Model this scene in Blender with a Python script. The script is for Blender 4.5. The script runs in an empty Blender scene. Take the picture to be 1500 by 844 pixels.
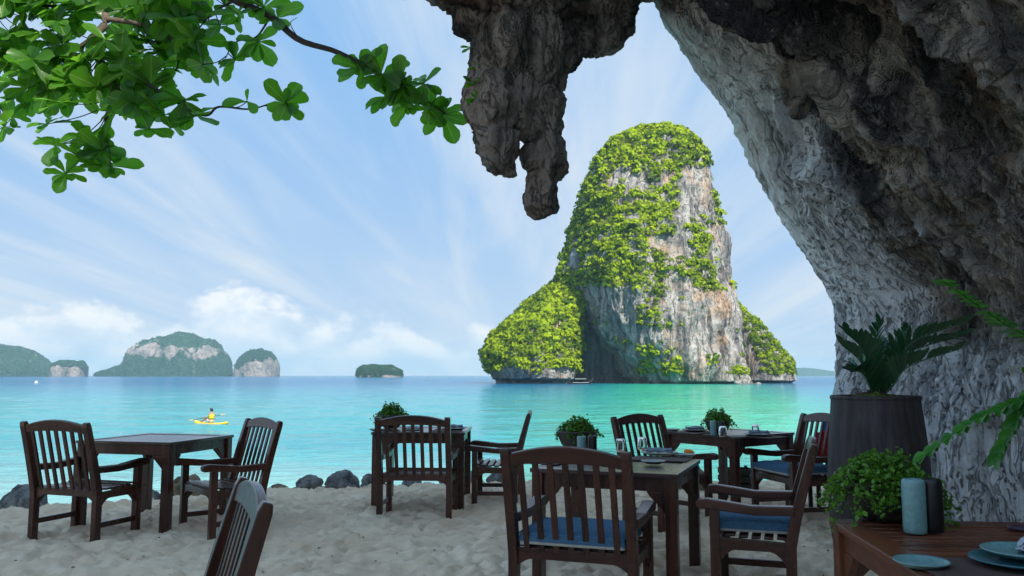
import bpy, bmesh, math, random
import numpy as np
from mathutils import Vector, Matrix
R = math.radians
SC = bpy.context.scene
COL = SC.collection

# ---------------------------------------------------------------- camera, sky, sun, exposure
FPX, EYE = 1196.0, 1.303
PITCH = math.atan(128 / FPX)
cam = bpy.data.objects.new('camera', bpy.data.cameras.new('camera'))
COL.objects.link(cam)
cam.location = (0, 0, EYE)
cam.rotation_euler = (R(90) + PITCH, 0, 0)
cam.data.sensor_width = 36
cam.data.lens = 36 * FPX / 1500
cam.data.clip_start = 0.05
cam.data.clip_end = 60000
SC.camera = cam

SUN_EL, SUN_AZ = 45, 28          # degrees; azimuth measured to the right of straight behind the camera
sd = Vector((math.sin(R(SUN_AZ)) * math.cos(R(SUN_EL)), -math.cos(R(SUN_AZ)) * math.cos(R(SUN_EL)), math.sin(R(SUN_EL))))
sun = bpy.data.objects.new('sun', bpy.data.lights.new('sun', 'SUN'))
COL.objects.link(sun)
sun.location = (0, -20, 60)
sun.rotation_euler = sd.to_track_quat('Z', 'Y').to_euler()
sun.data.energy = 4.0
sun.data.angle = R(0.53)
sun.data.color = (1.0, 0.95, 0.86)

SC.view_settings.view_transform = 'Standard'
SC.view_settings.look = 'None'
SC.view_settings.gamma = 1.0
SC.view_settings.exposure = 0.86
SC.view_settings.use_curve_mapping = False
SC.cycles.use_denoising = True
SC.cycles.max_bounces = 8
SC.cycles.diffuse_bounces = 4
SC.cycles.transparent_max_bounces = 12
SC.cycles.volume_bounces = 0
SC.cycles.sample_clamp_indirect = 6
SC.cycles.caustics_reflective = False
SC.cycles.caustics_refractive = False


class NT:
    """small node-tree writer"""
    def __init__(s, tree):
        s.t = tree
    def n(s, typ, **kw):
        nd = s.t.nodes.new(typ)
        for k, v in kw.items():
            if k == 'ins':
                for kk, vv in v.items():
                    if isinstance(vv, bpy.types.NodeSocket):
                        s.t.links.new(vv, nd.inputs[kk])
                    else:
                        nd.inputs[kk].default_value = vv
            else:
                setattr(nd, k, v)
        return nd
    def link(s, a, b):
        s.t.links.new(a, b)
    def math(s, op, a, b=None, c=None, clamp=False):
        nd = s.t.nodes.new('ShaderNodeMath')
        nd.operation = op
        nd.use_clamp = clamp
        for i, v in enumerate((a, b, c)):
            if v is None:
                continue
            if isinstance(v, bpy.types.NodeSocket):
                s.t.links.new(v, nd.inputs[i])
            else:
                nd.inputs[i].default_value = v
        return nd.outputs[0]
    def mix(s, f, a, b, blend='MIX'):
        nd = s.t.nodes.new('ShaderNodeMix')
        nd.data_type = 'RGBA'
        nd.blend_type = blend
        for i, v in ((0, f), (6, a), (7, b)):
            if isinstance(v, bpy.types.NodeSocket):
                s.t.links.new(v, nd.inputs[i])
            else:
                nd.inputs[i].default_value = v if i == 0 else (tuple(v) + (1,))[:4]
        return nd.outputs[2]
    def step(s, v, a, b):
        nd = s.t.nodes.new('ShaderNodeMapRange')
        nd.interpolation_type = 'SMOOTHSTEP'
        s.t.links.new(v, nd.inputs[0])
        nd.inputs[1].default_value = a
        nd.inputs[2].default_value = b
        return nd.outputs[0]
    def noise(s, vec, scale, detail=4, rough=0.55, dist=0.0, dim='3D'):
        nd = s.t.nodes.new('ShaderNodeTexNoise')
        nd.noise_dimensions = dim
        if vec is not None:
            s.t.links.new(vec, nd.inputs['Vector'])
        nd.inputs['Scale'].default_value = scale
        nd.inputs['Detail'].default_value = detail
        nd.inputs['Roughness'].default_value = rough
        nd.inputs['Distortion'].default_value = dist
        return nd.outputs[0]
    def voro(s, vec, scale, feature='F1', rnd=1.0):
        nd = s.t.nodes.new('ShaderNodeTexVoronoi')
        nd.feature = feature
        s.t.links.new(vec, nd.inputs['Vector'])
        nd.inputs['Scale'].default_value = scale
        nd.inputs['Randomness'].default_value = rnd
        return nd
    def mapping(s, vec, scale=(1, 1, 1), loc=(0, 0, 0), rot=(0, 0, 0)):
        nd = s.t.nodes.new('ShaderNodeMapping')
        s.t.links.new(vec, nd.inputs[0])
        nd.inputs['Location'].default_value = loc
        nd.inputs['Rotation'].default_value = rot
        nd.inputs['Scale'].default_value = scale
        return nd.outputs[0]
    def bump(s, h, strength=0.5, dist=0.02, normal=None):
        nd = s.t.nodes.new('ShaderNodeBump')
        nd.inputs['Strength'].default_value = strength
        nd.inputs['Distance'].default_value = dist
        s.t.links.new(h, nd.inputs['Height'])
        if normal is not None:
            s.t.links.new(normal, nd.inputs['Normal'])
        return nd.outputs[0]


# sky: Nishita daylight with thin cirrus streaks and cumulus heaped along the horizon
world = bpy.data.worlds.new('World')
SC.world = world
world.use_nodes = True
wt = world.node_tree
wt.nodes.clear()
w = NT(wt)
sky = w.n('ShaderNodeTexSky', sky_type='NISHITA', sun_disc=False)
sky.sun_elevation = R(SUN_EL)
sky.sun_rotation = math.atan2(sd.x, sd.y)
sky.altitude = 0
sky.air_density = 1.3
sky.dust_density = 0.6
sky.ozone_density = 2.0
tc = w.n('ShaderNodeTexCoord')
dirv = tc.outputs['Generated']
sep = w.n('ShaderNodeSeparateXYZ', ins={0: dirv})
dx, dy, dz = sep.outputs
zc = w.math('MAXIMUM', dz, 0.0)
inv = w.math('DIVIDE', 1.0, w.math('ADD', zc, 0.06))
plan = w.n('ShaderNodeCombineXYZ', ins={0: w.math('MULTIPLY', dx, inv), 1: w.math('MULTIPLY', dy, inv)}).outputs[0]
st1 = w.noise(w.mapping(plan, scale=(1.15, 0.11, 1), loc=(3.1, 0.4, 0), rot=(0, 0, R(7))), 1.0, 6, 0.58, 0.8)
st2 = w.noise(w.mapping(plan, scale=(3.4, 0.30, 1), loc=(7.3, 1.9, 0), rot=(0, 0, R(10))), 1.0, 6, 0.62, 0.9)
cir = w.math('ADD', w.math('MULTIPLY', st1, 0.80), w.math('MULTIPLY', st2, 0.20))
cirf = w.math('MULTIPLY', w.step(cir, 0.38, 0.68), 0.86)
# thin high veil all over the sky, thicker low down where one looks through more of it
veil = w.math('ADD', 0.29, w.math('MULTIPLY', w.math('POWER', w.math('SUBTRACT', 1.0, zc), 5.0), 0.58))
cirf = w.math('MINIMUM', w.math('ADD', veil, w.math('MULTIPLY', cirf, w.math('SUBTRACT', 1.02, veil))), 0.97)
skyc = w.n('ShaderNodeMix', data_type='RGBA', blend_type='MULTIPLY')
skyc.inputs[0].default_value = 1.0
wt.links.new(sky.outputs[0], skyc.inputs[6])
skyc.inputs[7].default_value = (0.50, 0.90, 1.00, 1)
capc = w.mix(1.0, skyc.outputs[2], (0.12, 1.35, 3.20), 'DARKEN')
CLOUD_L = 3.45
c1 = w.mix(cirf, capc, (CLOUD_L * 0.82, CLOUD_L * 0.90, CLOUD_L * 0.98))
# cumulus: heaped along the horizon, in banks all around
az = w.math('ARCTAN2', dx, dy)
bank = w.noise(w.n('ShaderNodeCombineXYZ', ins={0: dx, 1: dy, 2: 0.0}).outputs[0], 2.3, 1, 0.5)
bank = w.math('MULTIPLY', w.math('ADD', w.math('COSINE', w.math('MULTIPLY', w.math('ADD', az, 0.36), 5.0)), 1.0), 0.5)
cloudtop = w.math('ADD', 0.022, w.math('MULTIPLY', bank, 0.068))
pf = w.noise(w.mapping(dirv, scale=(1, 1, 1.5), loc=(0.13, 0.31, 0.2)), 13.0, 8, 0.56, 0.2)
hgt = w.math('DIVIDE', zc, cloudtop)
edge = w.math('ADD', w.math('SUBTRACT', 1.0, hgt), w.math('MULTIPLY', w.math('SUBTRACT', pf, 0.5), 2.6))
cumf = w.math('MULTIPLY', w.step(edge, 0.0, 0.42), 0.74)
pf2 = w.noise(w.mapping(dirv, scale=(1, 1, 1.7), loc=(0.13, 0.31, 0.226)), 13.0, 8, 0.56, 0.2)
lit = w.step(w.math('SUBTRACT', pf, pf2), -0.12, 0.12)
cumc = w.mix(lit, (CLOUD_L * 0.86, CLOUD_L * 0.98, CLOUD_L * 1.10), (CLOUD_L * 1.26, CLOUD_L * 1.22, CLOUD_L * 1.16))
c2 = w.mix(cumf, c1, cumc)
bg = w.n('ShaderNodeBackground', ins={0: c2, 1: 0.15})
wo = w.n('ShaderNodeOutputWorld')
wt.links.new(bg.outputs[0], wo.inputs[0])

# ---------------------------------------------------------------- helpers
def at(px, py, y=None, z=None):
    """a point of the place from its bearing in the photograph and its own distance (y) or height (z)"""
    c, s = math.cos(PITCH), math.sin(PITCH)
    r = ((px - 750) / FPX, 1.0, (422 - py) / FPX)
    d = (r[0], r[1] * c - r[2] * s, r[1] * s + r[2] * c)
    t = (z - EYE) / d[2] if z is not None else y / d[1]
    return Vector((d[0] * t, d[1] * t, EYE + d[2] * t))


def _hash(ix, iy, iz, seed):
    h = (ix.astype(np.uint32) * np.uint32(374761393) + iy.astype(np.uint32) * np.uint32(668265263)
         + iz.astype(np.uint32) * np.uint32(2147483647) + np.uint32((seed * 974711 + 1013) & 0xffffffff))
    h = (h ^ (h >> np.uint32(13))) * np.uint32(1274126177)
    h = (h ^ (h >> np.uint32(16))) * np.uint32(2246822519)
    h = h ^ (h >> np.uint32(15))
    return h.astype(np.float64) / 4294967295.0


def vnoise(P, seed=0):
    P = np.asarray(P, float)
    I = np.floor(P).astype(np.int64)
    f = P - I
    u = f * f * f * (f * (f * 6 - 15) + 10)
    out = 0
    for a in (0, 1):
        for b in (0, 1):
            for c in (0, 1):
                wgt = (u[:, 0] if a else 1 - u[:, 0]) * (u[:, 1] if b else 1 - u[:, 1]) * (u[:, 2] if c else 1 - u[:, 2])
                out = out + wgt * _hash(I[:, 0] + a, I[:, 1] + b, I[:, 2] + c, seed)
    return out * 2 - 1


def fbm(P, octv=4, lac=2.03, gain=0.5, seed=0, ridged=False):
    P = np.asarray(P, float)
    amp, tot, out = 1.0, 0.0, 0.0
    for o in range(octv):
        n = vnoise(P + o * 17.3, seed + o * 7)
        if ridged:
            n = 1 - 2 * np.abs(n)
        out = out + amp * n
        tot += amp
        amp *= gain
        P = P * lac
    return out / tot


def smooth(x, a, b):
    t = np.clip((np.asarray(x, float) - a) / (b - a), 0, 1)
    return t * t * (3 - 2 * t)


def grid_faces(nu, nv, wrap=False):
    u = np.arange(nu if wrap else nu - 1)
    v = np.arange(nv - 1)
    U, V = np.meshgrid(u, v, indexing='ij')
    U2 = (U + 1) % nu
    return np.stack([U * nv + V, U2 * nv + V, U2 * nv + V + 1, U * nv + V + 1], -1).reshape(-1, 4)


def np_mesh(name, V, Fq, smooth_=True):
    """fast mesh from numpy vertices and quads (or triangles)"""
    me = bpy.data.meshes.new(name)
    V = np.ascontiguousarray(V, np.float32)
    Fq = np.ascontiguousarray(Fq, np.int32)
    k = Fq.shape[1]
    me.vertices.add(len(V))
    me.vertices.foreach_set('co', V.ravel())
    me.loops.add(Fq.size)
    me.loops.foreach_set('vertex_index', Fq.ravel())
    me.polygons.add(len(Fq))
    me.polygons.foreach_set('loop_start', np.arange(0, Fq.size, k, dtype=np.int32))
    if smooth_:
        me.polygons.foreach_set('use_smooth', np.ones(len(Fq), bool))
    me.update(calc_edges=True)
    return me


def grid_normals(P):
    a = np.gradient(P, axis=0)
    b = np.gradient(P, axis=1)
    n = np.cross(a, b)
    return n / (np.linalg.norm(n, axis=-1, keepdims=True) + 1e-9)


def attr(me, name, vals, dom='POINT'):
    a = me.attributes.new(name, 'FLOAT', dom)
    a.data.foreach_set('value', np.ascontiguousarray(vals, np.float32))


def obj(name, data, mat=None, parent=None, loc=None, rot=None):
    o = bpy.data.objects.new(name, data)
    COL.objects.link(o)
    if mat is not None and data is not None:
        if len(data.materials) == 0:
            data.materials.append(mat)
        elif data.materials[0] is not mat:
            o.material_slots[0].link = 'OBJECT'
            o.material_slots[0].material = mat
    if parent is not None:
        o.parent = parent
    if loc is not None:
        o.location = loc
    if rot is not None:
        o.rotation_euler = rot
    return o


def tag(o, label=None, cat=None, group=None, kind=None):
    for k, v in (('label', label), ('category', cat), ('group', group), ('kind', kind)):
        if v:
            o[k] = v
    return o


def thing(name, label, cat, loc=(0, 0, 0), rz=0.0, group=None):
    o = obj(name, None, loc=loc, rot=(0, 0, rz))
    o.empty_display_size = 0.2
    return tag(o, label, cat, group)


def bm_mesh(name, bm, smooth_=False):
    me = bpy.data.meshes.new(name)
    bmesh.ops.recalc_face_normals(bm, faces=bm.faces)
    bm.to_mesh(me)
    bm.free()
    if smooth_:
        for p in me.polygons:
            p.use_smooth = True
    return me


def bevel_all(bm, w_, seg=1):
    if w_ > 0:
        bmesh.ops.bevel(bm, geom=list(bm.edges), offset=w_, segments=seg, affect='EDGES', profile=0.6)


def box_mesh(name, sx, sy, sz, c=(0, 0, 0), bev=0.004, seg=1):
    bm = bmesh.new()
    bmesh.ops.create_cube(bm, size=1)
    for v in bm.verts:
        v.co = Vector((v.co.x * sx + c[0], v.co.y * sy + c[1], v.co.z * sz + c[2]))
    bevel_all(bm, bev, seg)
    return bm_mesh(name, bm)


def sweep_mesh(name, path, w_, d_, bev=0.005, xaxis=(1, 0, 0)):
    """rectangular bar w_ (along xaxis) by d_ swept along a planar path; d_ may be a list"""
    bm = bmesh.new()
    X = Vector(xaxis).normalized()
    rings = []
    n = len(path)
    for i, p in enumerate(path):
        p = Vector(p)
        a = Vector(path[max(i - 1, 0)])
        b = Vector(path[min(i + 1, n - 1)])
        T = (b - a).normalized()
        N = X.cross(T).normalized()
        di = d_[i] if isinstance(d_, (list, tuple)) else d_
        rings.append([bm.verts.new(p + X * sx * w_ / 2 + N * sy * di / 2) for sx, sy in ((-1, -1), (1, -1), (1, 1), (-1, 1))])
    for i in range(n - 1):
        for k in range(4):
            bm.faces.new((rings[i][k], rings[i][(k + 1) % 4], rings[i + 1][(k + 1) % 4], rings[i + 1][k]))
    bm.faces.new(rings[0][::-1])
    bm.faces.new(rings[-1])
    bmesh.ops.recalc_face_normals(bm, faces=bm.faces)
    if bev > 0:
        es = [e for e in bm.edges if len(e.link_faces) == 2 and e.calc_face_angle(0) > 0.7]
        bmesh.ops.bevel(bm, geom=es, offset=bev, segments=2, affect='EDGES', profile=0.6)
    return bm_mesh(name, bm)


def prism_mesh(name, poly, t, plane='xz', c=0.0, bev=0.004, M=None):
    """outline polygon extruded by t about its plane"""
    bm = bmesh.new()
    def P(a, b, s):
        return {'xz': (a, c + s, b), 'yz': (c + s, a, b), 'xy': (a, b, c + s)}[plane]
    lo = [bm.verts.new(P(a, b, -t / 2)) for a, b in poly]
    hi = [bm.verts.new(P(a, b, t / 2)) for a, b in poly]
    n = len(poly)
    bm.faces.new(lo)
    bm.faces.new(hi[::-1])
    for i in range(n):
        bm.faces.new((lo[i], hi[i], hi[(i + 1) % n], lo[(i + 1) % n]))
    bmesh.ops.recalc_face_normals(bm, faces=bm.faces)
    if bev > 0:
        es = [e for e in bm.edges if len(e.link_faces) == 2 and e.calc_face_angle(0) > 0.7]
        bmesh.ops.bevel(bm, geom=es, offset=bev, segments=2, affect='EDGES', profile=0.6)
    if M is not None:
        bm.transform(M)
    return bm_mesh(name, bm)


def lathe_mesh(name, prof, n=40, smooth_=True):
    prof = np.array(prof, float)
    a = np.linspace(0, 2 * np.pi, n, endpoint=False)
    V = np.stack([prof[None, :, 0] * np.cos(a)[:, None], prof[None, :, 0] * np.sin(a)[:, None],
                  np.repeat(prof[None, :, 1], n, 0)], -1)
    me = np_mesh(name, V.reshape(-1, 3), grid_faces(n, len(prof), True), smooth_)
    return me


def tube_np(path, rad, n=8):
    """tapered tube vertices, faces along a 3-D path"""
    P = np.array(path, float)
    m = len(P)
    rad = np.broadcast_to(np.asarray(rad, float), (m,)) if np.ndim(rad) else np.full(m, rad)
    T = np.gradient(P, axis=0)
    T /= np.linalg.norm(T, axis=1, keepdims=True) + 1e-9
    up = np.array([0.13, 0.31, 0.94])
    A = np.cross(T, up)
    A /= np.linalg.norm(A, axis=1, keepdims=True) + 1e-9
    B = np.cross(T, A)
    ang = np.linspace(0, 2 * np.pi, n, endpoint=False)
    V = P[None] + rad[None, :, None] * (np.cos(ang)[:, None, None] * A[None] + np.sin(ang)[:, None, None] * B[None])
    return V.reshape(-1, 3), grid_faces(n, m, True)


class Acc:
    """collects vertices and quads into one mesh"""
    def __init__(s):
        s.V, s.F, s.k, s.t = [], [], 0, []
    def add(s, V, Fq, tint=None):
        s.V.append(np.asarray(V, float))
        s.F.append(np.asarray(Fq) + s.k)
        s.k += len(V)
        if tint is not None:
            s.t.append(np.full(len(V), tint) if np.ndim(tint) == 0 else np.asarray(tint))
    def mesh(s, name, smooth_=True):
        me = np_mesh(name, np.concatenate(s.V), np.concatenate(s.F), smooth_)
        if s.t:
            attr(me, 'tint', np.concatenate(s.t))
        return me


def spline(pts, m):
    """Catmull-Rom through points, m samples"""
    P = np.array(pts, float)
    n = len(P)
    t = np.linspace(0, n - 1, m)
    i = np.clip(np.floor(t).astype(int), 0, n - 2)
    f = (t - i)[:, None]
    g = lambda k: P[np.clip(k, 0, n - 1)]
    p0, p1, p2, p3 = g(i - 1), g(i), g(i + 1), g(i + 2)
    return 0.5 * (2 * p1 + (p2 - p0) * f + (2 * p0 - 5 * p1 + 4 * p2 - p3) * f ** 2 + (3 * p1 - p0 - 3 * p2 + p3) * f ** 3)


def remeshed(blobs, voxel, extra=None):
    """union of ellipsoids (centre, radii, rotation z) turned into one closed skin; returns vertices, faces"""
    bm = bmesh.new()
    for c, r, rot in blobs:
        M = Matrix.Translation(c) @ Matrix.Rotation(rot[0], 4, 'X') @ Matrix.Rotation(rot[1], 4, 'Y') @ Matrix.Rotation(rot[2], 4, 'Z') @ Matrix.Diagonal((r[0], r[1], r[2], 1))
        bmesh.ops.create_icosphere(bm, subdivisions=4, radius=1, matrix=M)
    me = bpy.data.meshes.new('tmp')
    bm.to_mesh(me)
    bm.free()
    o = bpy.data.objects.new('tmp', me)
    COL.objects.link(o)
    md = o.modifiers.new('r', 'REMESH')
    md.mode = 'VOXEL'
    md.voxel_size = voxel
    sm = o.modifiers.new('s', 'SMOOTH')
    sm.factor = 0.5
    sm.iterations = 4
    dg = bpy.context.evaluated_depsgraph_get()
    dg.update()
    ev = o.evaluated_get(dg).to_mesh()
    V = np.empty(len(ev.vertices) * 3)
    ev.vertices.foreach_get('co', V)
    N = np.empty(len(ev.vertices) * 3)
    ev.vertices.foreach_get('normal', N)
    Fq = np.array([tuple(p.vertices) for p in ev.polygons if len(p.vertices) == 4])
    bpy.data.objects.remove(o)
    bpy.data.meshes.remove(me)
    return V.reshape(-1, 3), N.reshape(-1, 3), Fq

# ---------------------------------------------------------------- materials
MATS = {}
def mat(name):
    m = bpy.data.materials.new(name)
    m.use_nodes = True
    m.node_tree.nodes.clear()
    t = NT(m.node_tree)
    p = t.n('ShaderNodeBsdfPrincipled')
    o = t.n('ShaderNodeOutputMaterial')
    t.link(p.outputs[0], o.inputs[0])
    t.P = p
    t.out = o
    t.co = t.n('ShaderNodeTexCoord').outputs['Object']
    t.geo = t.n('ShaderNodeNewGeometry')
    t.pos = t.geo.outputs['Position']
    MATS[name] = m
    return m, t


def setp(t, **kw):
    nm = dict(col='Base Color', rough='Roughness', spec='Specular IOR Level', normal='Normal', metal='Metallic',
              trans='Transmission Weight', ior='IOR', coat='Coat Weight', coatr='Coat Roughness', sheen='Sheen Weight', sub='Subsurface Weight')
    for k, v in kw.items():
        s = t.P.inputs[nm[k]]
        if isinstance(v, bpy.types.NodeSocket):
            t.link(v, s)
        else:
            s.default_value = (tuple(v) + (1,))[:4] if k == 'col' else v


def rnd(t):
    return t.n('ShaderNodeObjectInfo').outputs['Random']


def make_wood(name, a, b, rough=0.42, grain=(1, 1, 1), spec=0.5):
    m, t = mat(name)
    off = t.n('ShaderNodeVectorMath', operation='ADD', ins={0: t.co})
    rr = t.n('ShaderNodeCombineXYZ', ins={0: t.math('MULTIPLY', rnd(t), 31.0), 1: t.math('MULTIPLY', rnd(t), 17.0), 2: t.math('MULTIPLY', rnd(t), 23.0)})
    t.link(rr.outputs[0], off.inputs[1])
    v = off.outputs[0]
    g = t.noise(t.mapping(v, scale=grain), 16, 6, 0.6, 0.4)
    g2 = t.noise(v, 3.5, 3, 0.6)
    col = t.mix(t.step(g, 0.38, 0.64), a, b)
    col = t.mix(t.math('MULTIPLY', t.step(g2, 0.45, 0.75), 0.55), col, tuple(x * 0.45 for x in a))
    col = t.mix(t.math('MULTIPLY', rnd(t), 0.35), col, tuple(x * 1.7 for x in b))
    setp(t, col=col, spec=spec, rough=t.math('ADD', rough - 0.08, t.math('MULTIPLY', g2, 0.22)), normal=t.bump(g, 0.25, 0.004))
    return m


WOOD_V = make_wood('wood_upright', (0.022, 0.0078, 0.0058), (0.078, 0.026, 0.016), 0.25, (1, 1, 0.09))
WOOD_X = make_wood('wood_cross', (0.022, 0.0078, 0.0058), (0.078, 0.026, 0.016), 0.25, (0.09, 1, 1))
WOOD_Y = make_wood('wood_side', (0.022, 0.0078, 0.0058), (0.078, 0.026, 0.016), 0.25, (1, 0.09, 1))
WOOD_TOP = make_wood('wood_top', (0.022, 0.010, 0.010), (0.050, 0.022, 0.019), 0.27, (0.08, 1, 1))
for n_ in ('wood_top',):
    pn = [q for q in MATS[n_].node_tree.nodes if q.type == 'BSDF_PRINCIPLED'][0]
    pn.inputs['Coat Weight'].default_value = 0.5
    pn.inputs['Coat Roughness'].default_value = 0.22
WOOD_RED = make_wood('wood_red', (0.075, 0.022, 0.011), (0.160, 0.050, 0.024), 0.30, (0.08, 1, 1))
WOOD_REDY = make_wood('wood_red_side', (0.075, 0.022, 0.011), (0.160, 0.050, 0.024), 0.30, (1, 0.08, 1))

# sand
m, t = mat('sand')
n1 = t.noise(t.pos, 1.1, 4, 0.6)
n2 = t.noise(t.pos, 7, 5, 0.6)
n3 = t.noise(t.pos, 140, 3, 0.7)
col = t.mix(t.step(n1, 0.3, 0.7), (0.72, 0.555, 0.395), (0.84, 0.69, 0.52))
col = t.mix(t.math('MULTIPLY', t.step(n2, 0.5, 0.8), 0.5), col, (0.46, 0.375, 0.29))
col = t.mix(t.math('MULTIPLY', t.step(n3, 0.62, 0.74), 0.55), col, (0.19, 0.15, 0.12))
zz = t.n('ShaderNodeSeparateXYZ', ins={0: t.pos}).outputs[2]
col = t.mix(t.step(zz, -0.9, -1.75), col, (0.30, 0.24, 0.185))
h = t.math('ADD', t.math('MULTIPLY', n2, 0.6), t.math('MULTIPLY', n3, 0.10))
setp(t, col=col, rough=0.95, spec=0.15, normal=t.bump(h, 0.9, 0.03))
SAND = m

# sea: turquoise over sand, green for the shoals and the island's reflection, deep blue far out
m, t = mat('sea')
ps = t.n('ShaderNodeSeparateXYZ', ins={0: t.pos}).outputs
yy = ps[1]
nz = t.noise(t.mapping(t.pos, scale=(0.010, 0.022, 1)), 1.0, 4, 0.55)
nb = t.noise(t.mapping(t.pos, scale=(0.05, 0.10, 1)), 1.0, 4, 0.6)
shore = t.mix(t.step(yy, 14, 40), (0.30, 0.52, 0.46), (0.040, 0.31, 0.34))
mid = t.mix(t.step(yy, 45, 170), shore, (0.014, 0.24, 0.33))
far = t.mix(t.step(t.math('ADD', yy, t.math('MULTIPLY', t.math('SUBTRACT', nz, 0.5), 140)), 110, 290), mid, (0.002, 0.105, 0.25))
# sandy shoal from beach to island; its green also paints in the island's reflection
ax = t.math('SUBTRACT', ps[0], t.math('ADD', 4.0, t.math('MULTIPLY', yy, 0.185)))
wd = t.math('ADD', 7.0, t.math('MULTIPLY', yy, 0.085))
sh = t.math('SUBTRACT', 1.25, t.math('ABSOLUTE', t.math('DIVIDE', ax, wd)))
sh = t.math('ADD', sh, t.math('MULTIPLY', t.math('SUBTRACT', nb, 0.5), 0.9))
shf = t.math('MULTIPLY', t.step(sh, 0.0, 0.9), t.step(yy, 420, 330))
col = t.mix(t.math('MULTIPLY', shf, 0.92), far, t.mix(t.step(yy, 20, 120), (0.085, 0.46, 0.32), (0.030, 0.43, 0.25)))
col = t.mix(t.math('MULTIPLY', t.step(nz, 0.48, 0.66), 0.40), col, (0.012, 0.22, 0.33))
col = t.mix(t.math('MULTIPLY', t.step(nb, 0.5, 0.75), 0.30), col, (0.015, 0.24, 0.33))
pm = t.mapping(t.pos, scale=(0.55, 1.0, 1))
w1 = t.noise(pm, 0.16, 3, 0.55, 0.3)
w2 = t.noise(pm, 0.75, 4, 0.6, 0.5)
w3 = t.noise(pm, 3.2, 4, 0.62, 0.4)
hh = t.math('ADD', t.math('MULTIPLY', w1, 1.5), t.math('ADD', t.math('MULTIPLY', w2, 0.62), t.math('MULTIPLY', w3, 0.20)))
setp(t, col=col, rough=0.10, ior=1.33, spec=t.math('SUBTRACT', 0.5, t.math('MULTIPLY', t.step(yy, 50, 380), 0.45)), normal=t.bump(hh, 0.95, 1.0))
SEA = m


def make_rock(name, pale, dark, warm, scale=1.0, streak=(1, 1, 0.25), pit=0.6, warmth=0.5, bump=0.6, bdist=0.06, attrname=None, darkbias=0.0):
    m, t = mat(name)
    v = t.mapping(t.pos, scale=(scale, scale, scale))
    sv = t.mapping(v, scale=streak)
    if attrname:
        # bands and streaks follow the run of the rock's own folds
        su = t.n('ShaderNodeAttribute', attribute_name='su').outputs['Fac']
        sw = t.n('ShaderNodeAttribute', attribute_name='sv').outputs['Fac']
        wb = t.noise(v, 1.1, 3, 0.5)
        sv = t.n('ShaderNodeCombineXYZ', ins={0: t.math('ADD', t.math('MULTIPLY', su, 0.42), t.math('MULTIPLY', wb, 0.7)), 1: t.math('ADD', t.math('MULTIPLY', sw, 2.3), t.math('MULTIPLY', wb, 1.1)), 2: t.math('MULTIPLY', wb, 0.4)}).outputs[0]
    a = t.noise(sv, 1.6, 7, 0.62, 0.6)
    b = t.noise(v, 0.55, 4, 0.6, 0.3)
    c = t.noise(v, 7.0, 6, 0.68, 0.2)
    wob = t.n('ShaderNodeTexNoise', ins={'Vector': v, 'Scale': 5.0, 'Detail': 3.0}).outputs[1]
    vd = t.n('ShaderNodeVectorMath', operation='MULTIPLY_ADD', ins={0: wob, 1: (0.30, 0.30, 0.45), 2: v}).outputs[0]
    d = t.voro(t.mapping(vd, scale=(1, 1, 0.55)), 15.0).outputs['Distance']
    d = t.math('ADD', d, t.math('MULTIPLY', t.math('SUBTRACT', t.noise(v, 2.2, 4, 0.7), 0.5), 0.7))
    col = t.mix(t.step(t.math('ADD', a, darkbias), 0.40, 0.66), pale, dark)
    col = t.mix(t.math('MULTIPLY', t.step(b, 0.50, 0.68), warmth), col, warm)
    crk = t.math('ABSOLUTE', t.math('SUBTRACT', t.noise(sv, 3.1, 6, 0.6, 0.8), 0.5))
    crf = t.step(crk, 0.022, 0.004)
    col = t.mix(t.math('MULTIPLY', t.step(c, 0.56, 0.74), 0.28 if attrname else 0.5), col, tuple(x * 0.4 for x in dark))
    col = t.mix(t.math('MULTIPLY', crf, 0.45), col, tuple(x * 0.4 for x in dark))
    pits = t.math('MULTIPLY', t.step(d, 0.34, 0.14), t.step(b, 0.62, 0.42))
    col = t.mix(t.math('MULTIPLY', pits, pit), col, tuple(x * 0.35 for x in dark))
    hgt = t.math('SUBTRACT', t.math('ADD', t.math('MULTIPLY', c, 0.55), t.math('MULTIPLY', a, 0.6)), t.math('MULTIPLY', pits, 0.4 * pit))
    hgt = t.math('SUBTRACT', hgt, t.math('MULTIPLY', crf, 0.35))
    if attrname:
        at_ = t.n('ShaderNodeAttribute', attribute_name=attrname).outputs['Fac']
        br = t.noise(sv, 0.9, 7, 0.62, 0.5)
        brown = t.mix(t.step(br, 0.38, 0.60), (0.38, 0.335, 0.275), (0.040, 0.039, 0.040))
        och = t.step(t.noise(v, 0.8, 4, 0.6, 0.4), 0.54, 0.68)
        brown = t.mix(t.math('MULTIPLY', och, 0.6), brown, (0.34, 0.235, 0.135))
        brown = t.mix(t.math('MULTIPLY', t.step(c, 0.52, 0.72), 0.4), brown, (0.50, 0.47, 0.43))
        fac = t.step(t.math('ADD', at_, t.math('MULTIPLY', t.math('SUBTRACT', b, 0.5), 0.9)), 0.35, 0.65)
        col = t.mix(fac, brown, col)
    setp(t, col=col, rough=0.88, spec=0.25, normal=t.bump(hgt, bump, bdist))
    return m


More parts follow.
